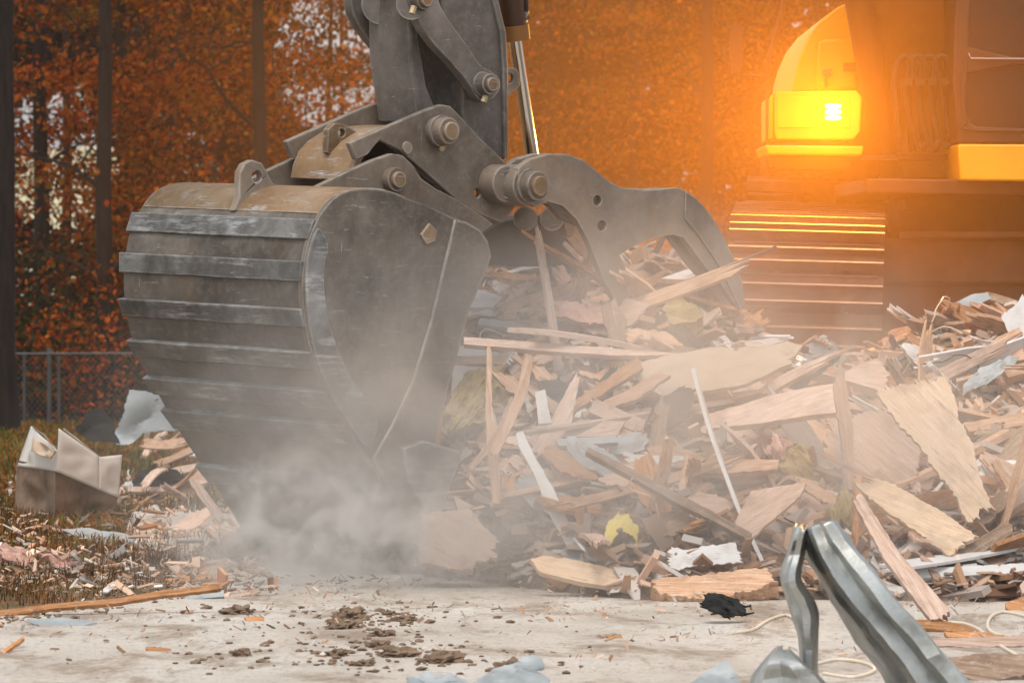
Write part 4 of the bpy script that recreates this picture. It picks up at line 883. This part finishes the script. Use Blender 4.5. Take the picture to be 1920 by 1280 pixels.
# left side
piece('metal_sheet', [(214, 810), (234, 772), (243, 735), (300, 744), (345, 762), (365, 800), (330, 812), (268, 812), (242, 832), (218, 832)], M['bluegrey'], 'crumpled bluish sheet metal standing in the grass', 'metal sheet', 18, -5, .005, .8, 8, .16, Y=36.5, cfreq=1.8)
piece('tar_paper', [(140, 798), (158, 790), (160, 770), (175, 759), (195, 762), (214, 785), (218, 806), (226, 832), (170, 830), (142, 805)], M['darkgrey'], 'dark curled tar paper left of the bluish sheet metal', 'tar paper', 18, 8, .008, .8, 8, .2, Y=35.8, cfreq=1.8)
piece('tar_paper', [(250, 902), (262, 888), (300, 882), (338, 885), (345, 905), (300, 932), (258, 935)], M['darkgrey'], 'dark folded sheet beside the bucket in the dirt', 'tar paper', 35, 0, .008, 1, 8, .08)
piece('paper_scrap', [(222, 915), (235, 902), (256, 900), (252, 922), (224, 928)], M['white'], 'white crumpled paper right of the grey box', 'paper', 35, 0, .004, 1, 6, .06)
piece('plank', [(354, 900), (368, 898), (395, 930), (420, 965), (410, 978), (380, 940)], W2, 'pale split plank leaning against the bucket back', 'plank', 25, 0, .02, 1, 6, Y=26.6)
piece('plank', [(322, 992), (350, 965), (388, 950), (394, 965), (372, 985), (340, 1000)], W2, 'short broken plank lying left of the bucket', 'plank', 50, 0, .02, 1.2, 6)
piece('metal_flashing', [(115, 992), (170, 990), (240, 1002), (265, 1022), (200, 1018), (140, 1005)], M['bluegrey'], 'flattened bluish flashing in front of the grey box', 'flashing', 60, 0, .005, 1, 8, .02)
piece('metal_flashing', [(46, 1163), (120, 1158), (182, 1168), (150, 1174), (80, 1173)], M['bluegrey'], 'flat bluish flashing on the slab at lower left', 'flashing', 75, 0, .004, .8, 8, .01)
piece('lath', [(-20, 1144), (100, 1132), (210, 1122), (300, 1106), (412, 1096), (414, 1104), (300, 1116), (210, 1132), (100, 1142), (-20, 1156)], W4, 'long thin orange lath along the slab edge', 'lath', 60, 0, .015, .5)
piece('lath', [(352, 1110), (420, 1104), (420, 1116), (354, 1124)], M['bluegrey'], 'short grey blue batten end beside the orange lath', 'batten', 45, 0, .03, .4)
piece('lath', [(215, 1030), (300, 1032), (350, 1036), (348, 1044), (260, 1044), (218, 1036)], W4, 'orange lath behind the corrugated strip', 'lath', 50, 0, .02, .6)
for i, (q, lb) in enumerate((([(312, 1085), (410, 1070), (414, 1080), (316, 1094)], 'orange strip of wood above the long lath'), ([(330, 1072), (380, 1058), (420, 1060), (400, 1074)], 'broken strip of wood touching the dust cloud'), ([(0, 1222), (44, 1192), (46, 1196), (6, 1226)], 'orange splinter on the slab at the left edge'), ([(273, 1212), (322, 1213), (320, 1222), (276, 1222)], 'orange wood chip on the slab below the bucket'), ([(458, 1158), (494, 1156), (496, 1163), (462, 1165)], 'small orange wood chip nearest the dust cloud'), ([(1135, 1190), (1165, 1188), (1168, 1196), (1140, 1198)], 'small tan wood chip in the middle of the slab'))):
    piece('wood_chip', q, W4, lb, 'wood chip', 65, 0, .015, .8, 5)
for q, lb in (([(0, 1020), (35, 1028), (70, 1050), (60, 1066), (30, 1052), (0, 1040)], 'red brown insulation shred at the left edge'), ([(70, 1030), (105, 1042), (130, 1052), (172, 1062), (150, 1072), (105, 1062), (80, 1050)], 'red insulation shred right of the other shred')):
    piece('insulation', q, M['pinkfluff'], lb, 'insulation', 50, 0, .02, 2.5, 5, .04, cfreq=14)
# corrugated strip
mb = MB(); a = P(282, 1030, 15000 / 550); b_ = P(415, 1022, 15000 / 543); n = 18; d = (b_ - a) / n
for i in range(n):
    p = a + d * i; mb.prism([p, p + d * .95, p + d * .95 + Vector((0, .1, .035)), p + Vector((0, .1, .035)) + d * .3], (0, .01, .012))
tag(mb.obj('corrugated_strip', M['bluegrey'], smooth=False), 'zigzag corrugated metal strip on the dirt left of the bucket', 'metal strip')
# foreground sheets
piece('metal_sheet', [(762, 1262), (800, 1252), (830, 1262), (850, 1258), (862, 1275), (900, 1290), (770, 1290)], M['bluegrey'], 'crumpled bluish foil at the bottom edge, left piece', 'foil', 45, 0, .004, 1.5, 6, .05, Y=18.6)
piece('metal_sheet', [(885, 1275), (920, 1262), (960, 1250), (975, 1236), (1000, 1224), (1015, 1232), (1034, 1290), (880, 1295)], M['bluegrey'], 'crumpled bluish foil at the bottom edge, right piece', 'foil', 40, 0, .004, 1.5, 6, .06, Y=18.5)
piece('metal_sheet', [(1288, 1284), (1320, 1258), (1362, 1235), (1384, 1272), (1388, 1292), (1290, 1296)], M['bluegrey'], 'small dented metal corner at the bottom edge beside the gutter', 'sheet metal', 35, 0, .005, .5, 12, .05, Y=18.3)
# grey box with crumpled white lid
tb = empty('water_tank', P(120, 975, 30.2)); tag(tb, 'dented brown metal tank with crumpled cream lid standing in the grass', 'tank')
def q3(px, py, Y): return P(px, py, Y)
A0, B0, C0 = q3(28, 966, 30.6), q3(103, 984, 30.0), q3(216, 972, 30.4); D0 = A0 + C0 - B0
A1, B1, C1 = q3(31, 862, 30.6), q3(104, 876, 30.0), q3(222, 922, 30.4); D1 = Vector((D0.x, D0.y, (A1.z + C1.z) / 2))
mb = MB()
def quadgrid(a, b, c, d, n, amp, sd):
    V = []; Fc = []
    nn = (b - a).cross(d - a).normalized()
    for j in range(n + 1):
        for i in range(n + 1):
            u, v = i / n, j / n; p = a.lerp(b, u).lerp(d.lerp(c, u), v); V.append(p + nn * amp * (nz(p.x * 5 + sd, p.z * 5, p.y * 5) + .4 * nz(p.x * 14 + sd, p.z * 14, 1)) * min(1, 8 * u * (1 - u) * v * (1 - v) * 2))
    for j in range(n):
        for i in range(n): Fc.append((j * (n + 1) + i, j * (n + 1) + i + 1, (j + 1) * (n + 1) + i + 1, (j + 1) * (n + 1) + i))
    return V, Fc
for fc in ((A0, B0, B1, A1), (B0, C0, C1, B1), (C0, D0, D1, C1), (D0, A0, A1, D1), (A1, B1, C1, D1)):
    mb.add(*quadgrid(*fc, 14, .09, 3))
mb.obj('tank_body', M['brownbox'], tb)
def lid(pts, amp, mat, nm='lid_sheet'):
    mb = MB(); mb.add(*quadgrid(*[q3(*p) for p in pts], 16, amp, 8)); o = mb.obj(nm, mat, tb, ang=25); m = o.modifiers.new('s', 'SOLIDIFY'); m.thickness = .006; return o
lid([(32, 873, 30.57), (106, 884, 29.96), (108, 845, 29.96), (58, 798, 30.6)], .06, M['cream'])
mb = MB()
for q in ([(107, 884, 29.95), (186, 918, 30.2), (186, 856, 30.2), (111, 803, 29.95)], [(186, 918, 30.2), (222, 932, 30.36), (229, 852, 30.4), (186, 856, 30.2)]): mb.add(*quadgrid(*[q3(*p) for p in q], 12, .05, 8))
o = mb.obj('lid_sheet', M['cream'], tb, ang=20); m = o.modifiers.new('s', 'SOLIDIFY'); m.thickness = .006
lid([(118, 804, 30.0), (186, 857, 30.25), (176, 862, 30.5), (128, 815, 30.4)], .05, M['cream'])
lid([(60, 799, 30.55), (108, 842, 29.97), (100, 838, 30.25), (66, 808, 30.6)], .05, M['brownbox'], 'torn_rim')
lid([(58, 845, 30.2), (95, 860, 29.95), (104, 845, 29.9), (62, 820, 30.3)], .09, M['carpet'], 'torn_liner')
# foreground bent gutter
def sweep(name, secs, mat, label, cat, th=.006, sub=5, creas=True):
    K = len(secs[0]); V = []
    cols = [cr([(P(*s_[k])) for s_ in secs], sub) for k in range(K)]
    n = len(cols[0]); rws = []
    for i in range(n):
        row = [Vector(c_[i]) for c_ in cols]; rr = []
        for k in range(K - 1):
            for q in range(3): rr.append(row[k].lerp(row[k + 1], q / 3))
        rr.append(row[-1]); rws.append(rr)
    m = len(rws[0])
    for i, rr in enumerate(rws):
        for k, p in enumerate(rr): V.append(p + Vector((.3, 1, .3)) * ((.022 if k % 3 == 1 else -.012 if k % 3 == 2 else 0) + .02 * nz(p.x * 9, p.z * 9, 1) + .012 * nz(p.x * 25, p.z * 25, k * .5)))
    Fc = [(i * m + k, i * m + k + 1, (i + 1) * m + k + 1, (i + 1) * m + k) for i in range(n - 1) for k in range(m - 1)]
    o = obj(name, V, Fc, mat, ang=18); md = o.modifiers.new('s', 'SOLIDIFY'); md.thickness = th
    return tag(o, label, cat) if label else o
_cr = cr
def cr(pts, sub=3):
    if len(pts[0]) == 2: return _cr(pts, sub)
    return _cr([tuple(p) for p in pts], sub)
gt = sweep('bent_gutter', [
    [(1494, 984, 17.75), (1508, 992, 17.5), (1520, 986, 17.4), (1556, 975, 17.4), (1580, 992, 17.5), (1576, 1000, 17.8)],
    [(1508, 1040, 17.8), (1522, 1040, 17.5), (1536, 1030, 17.35), (1592, 1022, 17.35), (1612, 1040, 17.45), (1606, 1050, 17.8)],
    [(1540, 1090, 17.8), (1556, 1098, 17.5), (1572, 1088, 17.3), (1640, 1080, 17.3), (1658, 1102, 17.4), (1652, 1112, 17.8)],
    [(1592, 1185, 17.8), (1612, 1180, 17.5), (1628, 1166, 17.3), (1700, 1150, 17.3), (1722, 1178, 17.4), (1716, 1188, 17.8)],
    [(1650, 1262, 17.8), (1676, 1262, 17.5), (1696, 1246, 17.3), (1764, 1222, 17.3), (1790, 1252, 17.4), (1784, 1262, 17.8)],
    [(1700, 1340, 17.8), (1730, 1340, 17.5), (1756, 1330, 17.3), (1830, 1300, 17.3), (1860, 1332, 17.4), (1852, 1342, 17.8)]],
    M['galv'], 'bent galvanised gutter folded into a sharp peak, in the foreground', 'gutter')
g2 = sweep('folded_leg', [
    [(1492, 984, 17.7), (1497, 986, 17.5), (1508, 992, 17.42), (1520, 986, 17.5)],
    [(1480, 1032, 17.75), (1484, 1034, 17.5), (1497, 1040, 17.45), (1507, 1036, 17.65)],
    [(1465, 1078, 17.75), (1470, 1080, 17.5), (1490, 1090, 17.4), (1500, 1088, 17.6)],
    [(1480, 1135, 17.75), (1486, 1138, 17.5), (1516, 1148, 17.4), (1530, 1140, 17.6)],
    [(1498, 1190, 17.75), (1504, 1192, 17.5), (1520, 1200, 17.4), (1532, 1195, 17.6)],
    [(1506, 1300, 17.75), (1510, 1300, 17.5), (1522, 1306, 17.4), (1530, 1300, 17.6)]], M['galv'], None, None)
g2.parent = gt; g2.location = WL[g2] - WL[gt]
sweep('bent_gutter', [
    [(1452, 1214, 17.5), (1460, 1212, 17.3), (1474, 1216, 17.3), (1480, 1222, 17.5)],
    [(1425, 1245, 17.5), (1440, 1240, 17.2), (1500, 1242, 17.2), (1512, 1250, 17.5)],
    [(1408, 1270, 17.5), (1430, 1275, 17.2), (1530, 1268, 17.2), (1545, 1276, 17.5)],
    [(1400, 1310, 17.5), (1420, 1312, 17.2), (1560, 1305, 17.2), (1575, 1312, 17.5)]], M['galv'], 'smaller dark folded gutter piece under the bent gutter', 'gutter')
# cables
for pts, lab in (([(1700, 1196), (1740, 1180), (1790, 1172), (1830, 1182), (1870, 1212), (1935, 1250)], 'cream cable looping over scraps at the right edge'), ([(1925, 1160), (1880, 1152), (1855, 1165), (1860, 1190), (1930, 1210)], 'short cream cable loop at the right edge'), ([(1530, 1250), (1570, 1242), (1620, 1248), (1640, 1262), (1600, 1275), (1545, 1268)], 'loose cream cable coil inside the bent gutter'), ([(1370, 1192), (1410, 1186), (1440, 1168), (1475, 1158), (1500, 1175)], 'cream cable left of the bent gutter')):
    mb = MB().tube([P(a, b, 15000 / (b - 480)) + Vector((0, 0, .012)) for a, b in _cr(pts, 6)], .007, 8); tag(mb.obj('cable', M['cable']), lab, 'cable')
# scraps lower right
for q, mt, lb in (([(1700, 1158), (1760, 1160), (1830, 1178), (1822, 1188), (1760, 1180), (1706, 1172)], W4, 'orange split strip beside the cream cable'), ([(1740, 1200), (1830, 1196), (1925, 1190), (1925, 1212), (1830, 1216), (1745, 1212)], W2, 'pale board under the cable at lower right'), ([(1760, 1232), (1830, 1222), (1925, 1225), (1930, 1262), (1850, 1278), (1765, 1256)], W3, 'weathered board at the lower right corner'), ([(1885, 1130), (1925, 1115), (1930, 1140), (1895, 1146)], W4, 'small brown split block at the right edge'), ([(1770, 1186), (1850, 1184), (1925, 1200), (1925, 1208), (1850, 1200), (1775, 1196)], W4, 'thin orange strip across the pale board')):
    piece('wood_strip', q, mt, lb, 'wood strip', 60, 0, .02, 1.2, 6)

# ---------------------------------------------------------------- heaped planks (individuals)
pm = []
for i in range(14):
    r = random.Random(100 + i); L = 1.0; Wd = r.choice((.06, .09, .13, .2)) ; n = 15; V = []; Fc = []
    e0 = [-.5 - abs(r.gauss(0, .05)) * r.choice((.3, 1, 1.8)) for _ in range(n)]; e1 = [.5 + r.gauss(0, .07) * r.choice((.4, 1, 1.8)) - .12 * (abs(k - n // 2) / n) * r.random() * 3 for k in range(n)]
    th = r.uniform(.018, .035); S = 5; bend = r.gauss(0, .03)
    for k in range(n):
        for s_ in range(S + 1):
            x = e0[k] + (e1[k] - e0[k]) * s_ / S; y = (k / (n - 1) - .5) * Wd * (1 + .15 * nz(x * 3, i)); z = bend * (1 - 4 * x * x) + .004 * nz(x * 5, y * 40, i)
            V += [(x, y, z), (x, y, z - th)]
    def id_(k, s_, t_): return (k * (S + 1) + s_) * 2 + t_
    for k in range(n - 1):
        for s_ in range(S):
            Fc.append((id_(k, s_, 0), id_(k, s_ + 1, 0), id_(k + 1, s_ + 1, 0), id_(k + 1, s_, 0))); Fc.append((id_(k, s_, 1), id_(k + 1, s_, 1), id_(k + 1, s_ + 1, 1), id_(k, s_ + 1, 1)))
        for s_ in (0, S): Fc.append((id_(k, s_, 0), id_(k + 1, s_, 0), id_(k + 1, s_, 1), id_(k, s_, 1)))
    for k in (0, n - 1):
        for s_ in range(S): Fc.append((id_(k, s_, 0), id_(k, s_, 1), id_(k, s_ + 1, 1), id_(k, s_ + 1, 0)))
    for mt, cn in (((W1, 'pine'), (W4, 'orange'), (M['white'], 'white')), ((W2, 'pale'), (W1, 'pine')), ((W3, 'brown'), (W2, 'pale'), (W2, 'pale')))[i % 3]:
        me = bpy.data.meshes.new('broken_plank'); me.from_pydata(V, [], Fc); me.materials.append(mt); me.shade_smooth(); me.set_sharp_from_angle(angle=R(40)); pm.append((me, cn))
r = random.Random(77)
USED = {}
SHORT = [('beige felt carpet', 'beige carpet'), ('wide pale board', 'wide pale board'), ('upright pale splintered stake', 'upright stake'), ('large torn', 'torn plywood'), ('smaller golden', 'golden plywood strip'), ('long grey board', 'long sloping board'), ('pale white board', 'white board'), ('long white batten', 'steep white batten'), ('tan pointed', 'tan pointed board'), ('thick split log', 'split log'), ('pale delaminated', 'delaminated plywood'), ('very long pale lath', 'long pale lath'), ('fuzzy pale pink', 'pink fuzzy sheet'), ('round lump', 'ochre foam lump'), ('notched pale', 'notched board'), ('crumpled grey plastic', 'grey plastic film'), ('crumpled dark cloth', 'dark cloth'), ('weathered brown veneer', 'veneer sheet'), ('long white edged', 'white edged lath'), ('olive yellow insulation', 'olive insulation'), ('level bluish', 'level white batten'), ('long dark pole', 'dark pole'), ('dark folded sheet', 'dark folded sheet'), ('white crumpled paper', 'white crumpled paper'), ('short broken plank lying', 'short broken plank'), ('greyish flat board', 'greyish flat board'), ('pink insulation wad', 'pink insulation wad'), ('squared pale', 'squared timber end'), ('tall upright splinter', 'tall upright splinter'), ('crumpled yellow plastic', 'yellow plastic')]
SPOTS = [(x, y, sh_) for x, y, lb in LM for k_, sh_ in SHORT if lb.startswith(k_)]
CW = {'pine': ('light brown', 'honey coloured'), 'orange': ('orange brown', 'reddish'), 'white': ('white', 'chalky white'), 'pale': ('pale', 'pinkish pale'), 'brown': ('dark brown', 'weathered brown')}
def plabel(o, px, py, L, up):
    o['category'] = 'plank'; o['group'] = 'splintered planks heaped in the debris'
    size = 'tiny' if L < .2 else 'short' if L < .33 else 'mid length' if L < .5 else 'long'
    pose = 'standing up' if abs(up) > .6 else 'slanting' if abs(up) > .22 else 'lying flat'
    for x, y, nm in sorted(SPOTS, key=lambda q: (q[0] - px) ** 2 + 2 * (q[1] - py) ** 2)[:6]:
        dx, dy = px - x, py - y; rel = ('right of' if dx > 0 else 'left of') if abs(dx) > abs(dy) * 1.3 else ('below' if dy > 0 else 'above')
        lb = f'{size} {CW[CN][0]} splintered plank {pose} {rel} the {nm}'
        if lb not in USED: break
    USED[lb] = 1; o['label'] = lb
for i in range(285):
    x = r.uniform(-.35, 4.3); t0 = interp(TOE, x); y = t0 + (28.0 - t0) * r.random() ** .8; g = G(x, y)
    if g < .05: continue
    me, CN = pm[r.randrange(len(pm))]; o = bpy.data.objects.new('broken_plank', me); C.objects.link(o)
    L = r.choice((.18, .26, .36, .48, .65, .95)) * r.uniform(.8, 1.2); kw = r.uniform(.45, 1.0)
    o.scale = (L, kw, kw if L > .3 else .6)
    yaw = r.gauss(0, .9) + (math.pi if r.random() < .5 else 0); up = r.gauss(.05, .28); roll = r.gauss(.55, .4)
    if r.random() < .12: up = r.uniform(.6, 1.3)
    if y > 26.6 and (L > .4 or abs(up) > .4): L = min(L, .4); up = max(-.3, min(.3, up)); o.scale = (L, kw, kw)
    o.location = (x, y - .05, g + .05 + abs(math.sin(up)) * L * .25); o.rotation_euler = (roll, -up, yaw)
    plabel(o, 960 + x / y * F, 480 + (CH - g) * F / y, L, up)
for i in range(16):
    px = r.uniform(270, 400); py = r.uniform(835, 960); Y = 15000 / (py - 480)
    me, CN = pm[r.randrange(len(pm))]; o = bpy.data.objects.new('broken_plank', me); C.objects.link(o); L = r.uniform(.2, .45); o.scale = (L, .6, .7)
    p = P(px, py, Y); o.location = (p.x, p.y, p.z + .06 + .1 * r.random()); o.rotation_euler = (r.gauss(.5, .3), -abs(r.gauss(.2, .3)), r.gauss(0, .8))
    plabel(o, px, py, L, 0)
# bent wires sticking out of the heap
for i, (px, py, nm) in enumerate(((905, 640, 'white board beside the bucket'), (1120, 560, 'pink fuzzy sheet'), (1330, 700, 'beige felt carpet'), (1500, 870, 'yellow insulation tuft'), (1690, 690, 'torn plywood top'), (1860, 720, 'veneer sheet'), (1240, 990, 'torn white sheet'), (1620, 1060, 'long sloping board'), (1765, 610, 'orange plank on the pile top'), (1020, 960, 'steep white batten'))):
    p = hit(px, py, .05); pts = [p - Vector((0, 0, .05))]; d = Vector((r.gauss(0, .5), -.3, 1)).normalized()
    for k in range(14): d = (d + Vector((r.gauss(0, .35), r.gauss(0, .25), r.gauss(-.12, .25)))).normalized(); pts.append(pts[-1] + d * .035)
    tag(MB().tube(pts, .0035, 6).obj('bent_wire', M['dark'] if i % 2 else M['cable']), ('dark' if i % 2 else 'cream') + ' thin bent wire sticking up by the ' + nm, 'wire')
# soil clods on the slab
r = random.Random(31); ORD = 'first second third fourth fifth sixth seventh eighth ninth tenth eleventh twelfth thirteenth fourteenth fifteenth sixteenth'.split()
cl = sorted([(r.choice((r.gauss(560, 170), r.gauss(760, 120), r.uniform(300, 1400))), r.uniform(1150, 1262)) for i in range(14)])
def clump(bm, c, ss, sd_, sub):
    g_ = bmesh.ops.create_icosphere(bm, subdivisions=sub, radius=1)
    for v in g_['verts']: v.co = v.co * (1 + .8 * noise.noise(v.co * 1.7 + Vector((sd_, 0, 0))) + .35 * noise.noise(v.co * 5 + Vector((sd_, 3, 0)))); v.co = Vector((v.co.x * ss * 1.5, v.co.y * ss * 1.7, v.co.z * ss * .7)) + c
for i, (px, py) in enumerate(cl):
    Y = 15000 / (py - 480); p = P(px, py, Y); bm = bmesh.new(); clump(bm, Vector(), r.uniform(.02, .05), i * 3, 4)
    me = bpy.data.meshes.new('soil_clod'); bm.to_mesh(me); bm.free(); me.materials.append(M['soil'])
    o = bpy.data.objects.new('soil_clod', me); C.objects.link(o); o.location = (p.x, Y, .008); tag(o, ORD[i] + ' crumbled dark soil clod from the left on the concrete slab', 'soil clod', 'dark soil clods on the slab')
bm = bmesh.new()
for i in range(520):
    px, py = r.choice(cl) if r.random() < .6 else (r.gauss(650, 260), r.uniform(1140, 1262)); px += r.gauss(0, 60)
    if i > 330: px = r.uniform(-10, 430); py = interp([(0, 1156), (150, 1138), (350, 1102), (430, 1060)], px) + r.gauss(4, 5) + 3
    py = max(1075, py + r.gauss(0, 9)); Y = 15000 / (py - 480)
    clump(bm, Vector((P(px, py, Y).x, Y, .008)), abs(r.gauss(0, .006)) + .003, i, 1)
me = bpy.data.meshes.new('soil_crumbs'); bm.to_mesh(me); bm.free(); me.materials.append(M['soil']); o = bpy.data.objects.new('soil_crumbs', me); C.objects.link(o); tag(o, 'dark soil crumbs strewn over the concrete slab', 'soil', kind='stuff')

# ---------------------------------------------------------------- dust and added orange glow in the air
def dust(name, label, c, rad, dens, col, nscale, lo, hi, aniso=.2, low=0.0):
    bm = bmesh.new(); bmesh.ops.create_icosphere(bm, subdivisions=4, radius=1); me = bpy.data.meshes.new(name); bm.to_mesh(me); bm.free()
    t = NT(name + '_volume'); nt_ = t.t; nt_.nodes.remove(t.b)
    pv = t.n('ShaderNodeVolumePrincipled'); pv.inputs['Color'].default_value = (*col, 1); pv.inputs['Anisotropy'].default_value = aniso
    ln = t.n('ShaderNodeVectorMath', operation='LENGTH'); t.l(t.co.outputs['Object'], ln.inputs[0])
    f = t.n('ShaderNodeMapRange', interpolation_type='SMOOTHSTEP'); f.inputs[1].default_value = .05; f.inputs[2].default_value = .98; f.inputs[3].default_value = 1; f.inputs[4].default_value = 0
    t.l(ln.outputs['Value'], f.inputs[0])
    if nscale:
        mp = t.n('ShaderNodeMapping'); mp.inputs['Scale'].default_value = rad; t.l(t.co.outputs['Object'], mp.inputs[0])
        nv = t.noise(mp.outputs[0], nscale, 5, .6, 1.2); g_ = t.n('ShaderNodeMapRange'); g_.inputs[1].default_value = lo; g_.inputs[2].default_value = hi; g_.inputs[3].default_value = low; t.l(nv, g_.inputs[0])
        m1 = t.n('ShaderNodeMath', operation='MULTIPLY'); t.l(f.outputs[0], m1.inputs[0]); t.l(g_.outputs[0], m1.inputs[1]); src = m1.outputs[0]
    else: src = f.outputs[0]
    m2 = t.n('ShaderNodeMath', operation='MULTIPLY'); m2.inputs[1].default_value = dens; t.l(src, m2.inputs[0]); t.l(m2.outputs[0], pv.inputs['Density'])
    t.l(pv.outputs[0], t.out.inputs['Volume']); me.materials.append(t.m)
    o = bpy.data.objects.new(name, me); C.objects.link(o); o.location = c; o.scale = rad; tag(o, label, 'dust', kind='stuff'); return o
dust('dust_cloud', 'pale dust billowing up around the bucket tip', P(640, 1040, 24.2), (1.05, .9, .66), 7.5, (.98, .965, .94), 4.2, .47, .64)
dust('dust_plume', 'thin dust drifting over the slope of the debris pile', P(1180, 870, 23.6), (3.1, 1.2, 1.3), 1.5, (.98, .94, .9), 1.6, .38, .68, low=.1)
dust('dust_veil', 'faint dust rising in front of the grapple thumb', P(1200, 560, 24.2), (1.3, .7, .6), .9, (.98, .92, .87), 1.8, .3, .7, low=.2)
dust('orange_glow_air', 'added orange tinted air that paints the glow around the headlight', P(1300, 280, 28.7), (4.2, 3.2, 2.6), .068, (.97, .5, .14), 0, 0, 0, aniso=0)  # orange glow put into the volume colour; air added around the headlight
hz = MB().box((-70, -4, -3), (70, 230, 32)); t = NT('haze_air'); t.t.nodes.remove(t.b); pv = t.n('ShaderNodeVolumePrincipled'); pv.inputs['Density'].default_value = .0003
pv.inputs['Color'].default_value = (.85, .8, .75, 1); t.l(pv.outputs[0], t.out.inputs['Volume']); tag(hz.obj('haze', t.m, smooth=False), 'thin haze in the air', 'haze', kind='stuff')
